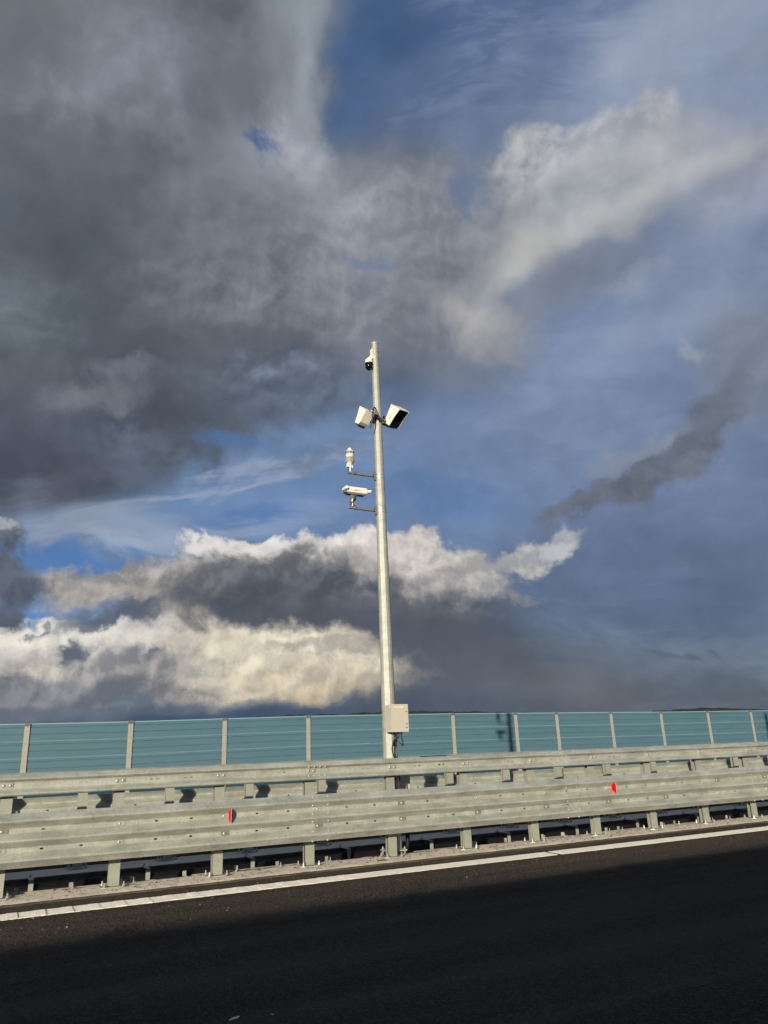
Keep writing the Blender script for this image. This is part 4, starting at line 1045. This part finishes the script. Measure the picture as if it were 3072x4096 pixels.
def sensor_bracket():
    root = thing('sensor_bracket', 'dark clamp bracket across the mast between the two white sensors', 'bracket', (PX, PY, 6.86))
    rr = prad(6.86)
    bm = bmesh.new(); bm_lathe(bm, [(rr+0.002, -0.022), (rr+0.014, -0.022), (rr+0.014, 0.022), (rr+0.002, 0.022)], 24, cap=False)
    put('clamp_ring', mesh_of(bm, 'clamp_ring', M['black'], smooth=30), (0, 0, 0), root)
    for s, nm in ((-1, 0), (1, 1)):
        bm = bmesh.new()
        bm_box(bm, *sorted((s*rr, s*(rr+0.07))), -0.045, 0.025, -0.05, 0.035)
        put('knuckle', mesh_of(bm, 'knuckle', M['steel_dark'], bevel=0.008), (0, 0, 0), root)
        bm = bmesh.new(); bm_box(bm, *sorted((s*(rr+0.06), s*(rr+0.17 if s > 0 else rr+0.22))), -0.05, 0.05, 0.02 if s < 0 else -0.045, 0.075 if s < 0 else 0.0)
        put('plate', mesh_of(bm, 'plate', M['steel_dark'], bevel=0.006), (0, 0, 0), root)
        if s < 0:
            bm = bmesh.new(); bm_prism(bm, [(-0.28, 0.035), (-0.25, 0.105), (-0.085, 0.085), (-0.085, 0.010)], -0.205, -0.195, 'Y'); bm_box(bm, -0.105, -0.086, -0.194, 0.0, 0.015, 0.035); sp_ = put('side_plate', mesh_of(bm, 'side_plate', M['steel_dark'], bevel=0.003), (0, 0, 0), root)
            bm = bmesh.new(); bm_box(bm, -0.225, -0.155, -0.208, -0.204, 0.052, 0.072); put('slot', mesh_of(bm, 'slot', M['white']), (0, 0, 0), sp_)
        bm = bmesh.new(); bm_lathe(bm, [(0.015, 0), (0.015, -0.03), (0.008, -0.03), (0.008, -0.05)], 6, 'Y'); put('bolt', mesh_of(bm, 'bolt', M['bolt']), (s*(rr+0.035), -0.05, 0), root)
        bm = bmesh.new(); bm_box(bm, -0.014, 0.014, -0.02, 0.02, 0.03, 0.085); put('wedge', mesh_of(bm, 'wedge', M['black'], bevel=0.003), (s*(rr+0.0 if s < 0 else rr+0.03), -0.05, 0), root)
sensor_bracket()
cable('sensor_cable', [(5.13, 10.44, 6.62), (5.15, 10.40, 6.74), (5.165, 10.39, 6.90), (5.205, 10.40, 7.00), (5.25, 10.42, 6.965), (5.275, 10.44, 6.90), (5.33, 10.49, 6.82), (5.42, 10.50, 6.83), (5.44, 10.54, 6.86)], 0.012, 'thick black cable looping over the left white sensor')

# ------------------------------------------------------------------ side arms with weather station and visibility sensor
def side_arm(label, z, x_end):
    root = thing('side_arm', label, 'bracket arm', (PX, PY, z), group='side arms on the mast')
    rr = prad(z)
    bm = bmesh.new(); bm_box(bm, x_end - PX, -rr-0.012, -0.018, 0.018, -0.018, 0.018); put('tube', mesh_of(bm, 'tube', M['steel_dark'], bevel=0.003), (0, 0, 0), root)
    bm = bmesh.new(); bm_box(bm, -rr-0.022, -rr+0.004, -0.028, 0.028, -0.075, 0.075); put('mounting_plate', mesh_of(bm, 'mounting_plate', M['steel_dark'], bevel=0.003), (0, 0, 0), root)
    bm = bmesh.new(); bm_prism(bm, [(-rr-0.02, -0.018), (-rr-0.06, -0.018), (-rr-0.02, -0.05)], -0.004, 0.004, 'Y'); put('gusset', mesh_of(bm, 'gusset', M['steel_dark']), (0, 0, 0), root)
    for x in (x_end - PX + 0.12, -rr - 0.045):
        bm = bmesh.new(); bm_box(bm, x-0.004, x+0.004, -0.022, 0.022, -0.024, 0.026); put('cable_tie', mesh_of(bm, 'cable_tie', M['black']), (0, 0, 0), root)
side_arm('steel side arm under the white weather station', 5.83, 4.775)
side_arm('steel side arm under the white visibility sensor', 5.224, 4.775)
def weather_station():
    root = thing('weather_station', 'white louvred weather station standing on the upper side arm', 'weather station', (4.815, 10.60, 5.848))
    bm = bmesh.new(); bm_lathe(bm, [(0.019, 0), (0.019, 0.18)], 16); put('stem', mesh_of(bm, 'stem', M['steel'], smooth=40), (0, 0, 0), root)
    bm = bmesh.new(); bm_lathe(bm, [(0.028, 0.075), (0.028, 0.135), (0.040, 0.142), (0.056, 0.160), (0.050, 0.172)], 24); put('bottom', mesh_of(bm, 'bottom', M['white'], smooth=40), (0, 0, 0), root)
    for i in range(6):
        z = 0.168 + 0.0155*i
        bm = bmesh.new(); bm_lathe(bm, [(0.046, z+0.004), (0.071, z), (0.072, z+0.004), (0.050, z+0.011), (0.046, z+0.0145)], 28); put('louvre', mesh_of(bm, 'louvre', M['white'], smooth=40), (0, 0, 0), root)
    bm = bmesh.new(); bm_lathe(bm, [(0.055, 0.258), (0.066, 0.264), (0.066, 0.282), (0.072, 0.288), (0.074, 0.298), (0.064, 0.308), (0.030, 0.310)], 28); put('waist', mesh_of(bm, 'waist', M['white'], smooth=40), (0, 0, 0), root)
    bm = bmesh.new(); bm_lathe(bm, [(0.040, 0.306), (0.044, 0.350)], 20); put('sensor_core', mesh_of(bm, 'sensor_core', M['steel_dark'], smooth=40), (0, 0, 0), root)
    bm = bmesh.new(); bm_lathe(bm, [(0.005, 0.304), (0.005, 0.352)], 8); pm = mesh_of(bm, 'pillar', M['white'])
    for a in (0.3, 1.87, 3.44, 5.01): put('pillar', pm, (0.058*math.cos(a), 0.058*math.sin(a), 0), root)
    bm = bmesh.new(); bm_lathe(bm, [(0.060, 0.346), (0.074, 0.350), (0.072, 0.358), (0.050, 0.376), (0.036, 0.386), (0.035, 0.400), (0.028, 0.416), (0.014, 0.426), (0.002, 0.429)], 28); put('dome', mesh_of(bm, 'dome', M['white'], smooth=40), (0, 0, 0), root)
    bm = bmesh.new(); bm_box(bm, -0.058, -0.022, -0.03, 0.02, 0.075, 0.145); put('clamp', mesh_of(bm, 'clamp', M['white'], bevel=0.006), (0, 0, 0), root)
    bm = bmesh.new(); bm_box(bm, 0.022, 0.040, -0.02, 0.015, 0.065, 0.115); put('clamp', mesh_of(bm, 'clamp', M['white'], bevel=0.004), (0, 0, 0), root)
    bm = bmesh.new(); bm_tube(bm, [(-0.032, -0.01, 0.08), (-0.03, -0.012, 0.04), (-0.032, -0.012, -0.012)], 0.008, 8); put('cable', mesh_of(bm, 'cable', M['rubber']), (0, 0, 0), root)
weather_station()
def visibility_sensor():
    root = thing('visibility_sensor', 'white bar shaped visibility sensor with two round heads on lower side arm', 'sensor', (4.815, 10.60, 5.242))
    dz = 0.24
    bm = bmesh.new()
    bm_prism(bm, [(-0.055, dz+0.030), (0.055, dz+0.000), (0.055, dz-0.004), (0.035, dz-0.012), (-0.050, dz-0.012), (-0.062, dz-0.004), (-0.062, dz+0.082), (-0.054, dz+0.090), (0.045, dz+0.090), (0.055, dz+0.080), (0.055, dz+0.0)][1:], -0.085, 0.265, 'X')
    body = put('body', mesh_of(bm, 'body', M['white'], bevel=0.004), (0, 0, 0), root)
    bm = bmesh.new(); bm_box(bm, -0.075, 0.235, -0.045, 0.048, dz-0.034, dz-0.0125); put('underside', mesh_of(bm, 'underside', M['steel_dark'], bevel=0.004), (0, 0, 0), root)
    bm = bmesh.new(); bm_lathe(bm, [(0.029, 0.05), (0.029, -0.095), (0.026, -0.100)], 20, 'Y'); put('receiver_head', mesh_of(bm, 'receiver_head', M['white'], smooth=40), (-0.108, 0, dz+0.055), root)
    bm = bmesh.new(); bm_box(bm, -0.135, -0.082, -0.05, 0.03, dz-0.02, dz+0.030); put('neck', mesh_of(bm, 'neck', M['steel_dark'], bevel=0.004), (0, 0, 0), root)
    bm = bmesh.new(); bm_lathe(bm, [(0.024, -0.02), (0.024, 0.085), (0.021, 0.088)], 20, 'X')
    put('emitter_head', mesh_of(bm, 'emitter_head', M['white'], smooth=40), (0.262, -0.030, dz+0.038), root, (0, 0, R(-28)))
    bm = bmesh.new(); bm_prism(bm, [(-0.012, 0.03), (0.068, 0.03), (0.095, dz-0.03), (-0.012, dz-0.03)], -0.025, 0.025, 'Y'); put('mount', mesh_of(bm, 'mount', M['steel_dark'], bevel=0.005), (0, 0, 0), root)
    bm = bmesh.new(); bm_lathe(bm, [(0.016, -0.002), (0.016, 0.12)], 12); put('stem', mesh_of(bm, 'stem', M['steel'], smooth=40), (0.012, -0.030, 0), root)
    bm = bmesh.new(); bm_lathe(bm, [(0.009, 0), (0.009, -0.05), (0.016, -0.052), (0.016, -0.068)], 10, 'X'); put('clamp_screw', mesh_of(bm, 'clamp_screw', M['steel']), (-0.008, -0.02, 0.085), root)
    bm = bmesh.new(); bm_box(bm, 0.030, 0.062, -0.034, -0.024, 0.05, 0.10); put('plate', mesh_of(bm, 'plate', M['bolt'], bevel=0.002), (0, 0, 0), root)
    bm = bmesh.new(); bm_tube(bm, spline([(0.055, -0.03, dz-0.03), (0.058, -0.04, 0.16), (0.03, -0.045, 0.09), (-0.015, -0.04, 0.045), (-0.028, -0.03, 0.012)], 6), 0.011, 8); put('cable', mesh_of(bm, 'cable', M['rubber'], smooth=60), (0, 0, 0), root)
    cu = bpy.data.curves.new('lettering', 'FONT'); cu.resolution_u = 2; cu.body = 'Lufft VS'; cu.size = 0.036; cu.extrude = 0.0006; cu.materials.append(M['mark'])
    tmp = bpy.data.objects.new('lettering_tmp', cu); COL.objects.link(tmp)
    bpy.context.view_layer.update()
    me = bpy.data.meshes.new_from_object(tmp.evaluated_get(bpy.context.evaluated_depsgraph_get()))
    bpy.data.objects.remove(tmp)
    put('lettering', me, (0.03, -0.0640, dz+0.020), root, (R(90), 0, 0))
visibility_sensor()

# ------------------------------------------------------------------ red reflectors on the guardrail
def reflector(label, x):
    root = thing('reflector', label, 'reflector', (x, 9.98, Z2), group='red reflectors on the guardrail')
    outer, inner = -0.112, -0.012
    bm = bmesh.new(); bm_prism(bm, [(inner, -0.042), (inner, 0.042), (outer, 0.082), (outer, -0.082)], -0.003, 0.0, 'X')
    put('red_face', mesh_of(bm, 'red_face', M['red']), (0, 0, 0), root)
    bm = bmesh.new(); bm_prism(bm, [(inner, -0.042), (inner, 0.042), (outer-0.003, 0.083), (outer-0.003, -0.083)], 0.0005, 0.005, 'X')
    put('backing', mesh_of(bm, 'backing', M['reflector_back'], bevel=0.001), (0, 0, 0), root)
    bm = bmesh.new(); bm_box(bm, -0.06, 0.008, -0.010, -0.0085, -0.018, 0.018); put('tab', mesh_of(bm, 'tab', M['rail']), (0, 0, 0), root)
reflector('red reflector on the guardrail left of the mast', 2.735)
reflector('red reflector on the guardrail right of the mast', 9.02)

# ------------------------------------------------------------------ in the gap between the decks
def corrugated(name, label, y, z, r, x0=-1.0, x1=18.5, pitch=0.024):
    root_bm = bmesh.new(); n = int((x1-x0)/pitch); prof = []
    for i in range(n):
        a = i*pitch
        prof += [(r-0.007, a), (r-0.007, a+pitch*0.42), (r, a+pitch*0.5), (r, a+pitch*0.92)]
    bm_lathe(root_bm, prof, 12, 'X')
    o = put(name, mesh_of(root_bm, name, M['pipe'], smooth=25), (x0, y, z))
    return tag(o, label, 'pipe')
corrugated('corrugated_pipe', 'black corrugated pipe hung along the far deck face in the gap', 11.85, -0.175, 0.135)
SX = [0.62, 2.09, 3.58, 5.12, 6.60, 8.14, 9.64, 11.10, 12.69, 14.19]
for i, x in enumerate(SX):
    root = thing('pipe_strap', '%s upright steel strap from the left in the dark gap' % ORD[i], 'strap', (x, FF, 0), group='straps on the pipe in the gap')
    bm = bmesh.new(); bm_box(bm, -0.030, 0.030, -0.315, -0.305, -0.60, 0.012); bm_box(bm, -0.030, 0.030, -0.304, 0.05, 0.0045, 0.012)
    put('bar', mesh_of(bm, 'bar', M['post']), (0, 0, 0), root)
    bm = bmesh.new(); bm_lathe(bm, [(0.016, 0.012), (0.016, 0.026), (0.008, 0.026), (0.008, 0.05)], 6); put('bolt', mesh_of(bm, 'bolt', M['bolt']), (0, 0.02, 0), root)
# small angle clips along the back of the near strip
rnd = random.Random(21)
bm = bmesh.new(); bm_prism(bm, [(-0.06, 0.002), (0.075, 0.002), (0.075, 0.062), (0.067, 0.062), (0.067, 0.010), (-0.06, 0.010)], -0.024, 0.024, 'X'); clip_me = mesh_of(bm, 'angle', M['post'])
bm = bmesh.new(); bm_lathe(bm, [(0.013, 0.010), (0.013, 0.022), (0.006, 0.022), (0.006, 0.060)], 6); stud_me = mesh_of(bm, 'stud', M['bolt'])
CL = [0.40, 1.02, 1.72, 2.36, 3.02, 3.62, 4.34, 6.75, 7.35, 8.05, 8.45, 9.40, 9.68, 10.65, 11.0, 11.85, 12.3]
for i, x in enumerate(CL):
    root = thing('angle_clip', '%s small steel angle clip from the left on the concrete edge' % ORD[i], 'clip', (x, 10.585, 0.0), rnd.uniform(-0.35, 0.35), group='angle clips on the concrete edge')
    put('angle', clip_me, (0, 0, 0.001), root); put('stud', stud_me, (0.0, -0.02, 0.0), root)
# thin flat bars lying along the back of the strip
for i, (xa, xb) in enumerate([(0.45, 1.55), (2.45, 3.9), (5.7, 6.7), (7.9, 8.55), (9.1, 10.2), (10.6, 11.9)]):
    bm = bmesh.new(); bm_box(bm, 0, xb-xa, -0.02, 0.02, 0, 0.008)
    o = put('flat_bar', mesh_of(bm, 'flat_bar', M['post'], bevel=0.001), (xa, 10.63, 0.0055), None, (0, 0, rnd.uniform(-0.012, 0.012)))
    tag(o, '%s thin steel bar from the left lying on the concrete edge' % ORD[i], 'bar', 'bars lying on the concrete edge')

# ------------------------------------------------------------------ grit, twigs, specks
def grit(name, spots, mat, label, smin, smax, flat=0.6):
    bm = bmesh.new(); rnd = random.Random(len(spots))
    for x, y, z in spots:
        s = rnd.uniform(smin, smax) * (1.0 if rnd.random() < .85 else 1.8)
        m = Matrix.Translation((x, y, z)) @ Matrix.Rotation(rnd.uniform(0, 6.28), 4, 'Z') @ Matrix.Diagonal((s, s*rnd.uniform(.6, 1), s*flat, 1))
        bmesh.ops.create_icosphere(bm, subdivisions=1, radius=1, matrix=m)
    for v in bm.verts: v.co += Vector((rnd.uniform(-1, 1), rnd.uniform(-1, 1), 0))*smin*0.3
    o = put(name, mesh_of(bm, name, M[mat])); o['kind'] = 'stuff'; o['label'] = label; o['category'] = 'grit'
    return o
rnd = random.Random(4)
grit('pale_grit', [(rnd.uniform(0, 13), 7.6 + 2.2*rnd.random()**0.6, ROAD_Z+0.002) for _ in range(120)] , 'stone', 'scattered pale grit along the road edge', 0.003, 0.006)
bm = bmesh.new()
for x, y, r in ((1.41, 4.92, 0.020), (1.435, 4.935, 0.012), (1.385, 4.905, 0.010), (1.62, 4.86, 0.007)):
    bm_prism(bm, [(x + r*math.cos(a)*random.uniform(.5, 1.2), y + r*math.sin(a)*random.uniform(.4, .9)) for a in [i*0.7 for i in range(9)]], ROAD_Z+0.002, ROAD_Z+0.006, 'Z')
o = put('paint_splash', mesh_of(bm, 'paint_splash', M['line'])); o['kind'] = 'stuff'; o['label'] = 'small splash of white paint on the dark asphalt'; o['category'] = 'paint'
grit('dark_grit', [(rnd.uniform(0, 13.5), rnd.uniform(9.95, 10.6), 0.006) for _ in range(520)], 'twig', 'scattered dark grit and crumbs on the concrete strip', 0.003, 0.010)
bm = bmesh.new()
for _ in range(150):
    x, y = rnd.uniform(0.2, 13.5), rnd.uniform(9.98, 10.6); a = rnd.uniform(0, 6.28); L = rnd.uniform(0.03, 0.12)
    p = [(x + math.cos(a)*L*t + rnd.uniform(-.008, .008), y + math.sin(a)*L*t + rnd.uniform(-.008, .008), 0.010 + 0.012*math.sin(t*3)*rnd.random()) for t in (0, .33, .66, 1)]
    bm_tube(bm, p, 0.0022, 4)
o = put('twigs', mesh_of(bm, 'twigs', M['twig'])); o['kind'] = 'stuff'; o['label'] = 'dry twigs and stalks scattered on the concrete strip'; o['category'] = 'twigs'
bm = bmesh.new(); bm_prism(bm, [(0, 0), (0.05, 0.004), (0.11, 0.002), (0.13, 0.012), (0.12, 0.028), (0.06, 0.034), (0.01, 0.022)], 0.0, 0.012, 'Z')
o = put('dry_leaf', mesh_of(bm, 'dry_leaf', plain('rusty_leaf', (0.10, 0.035, 0.018), 0.8), bevel=0.003), (4.84, 10.09, 0.008)); tag(o, 'rusty brown curled leaf on the concrete left of the mast foot', 'leaf')
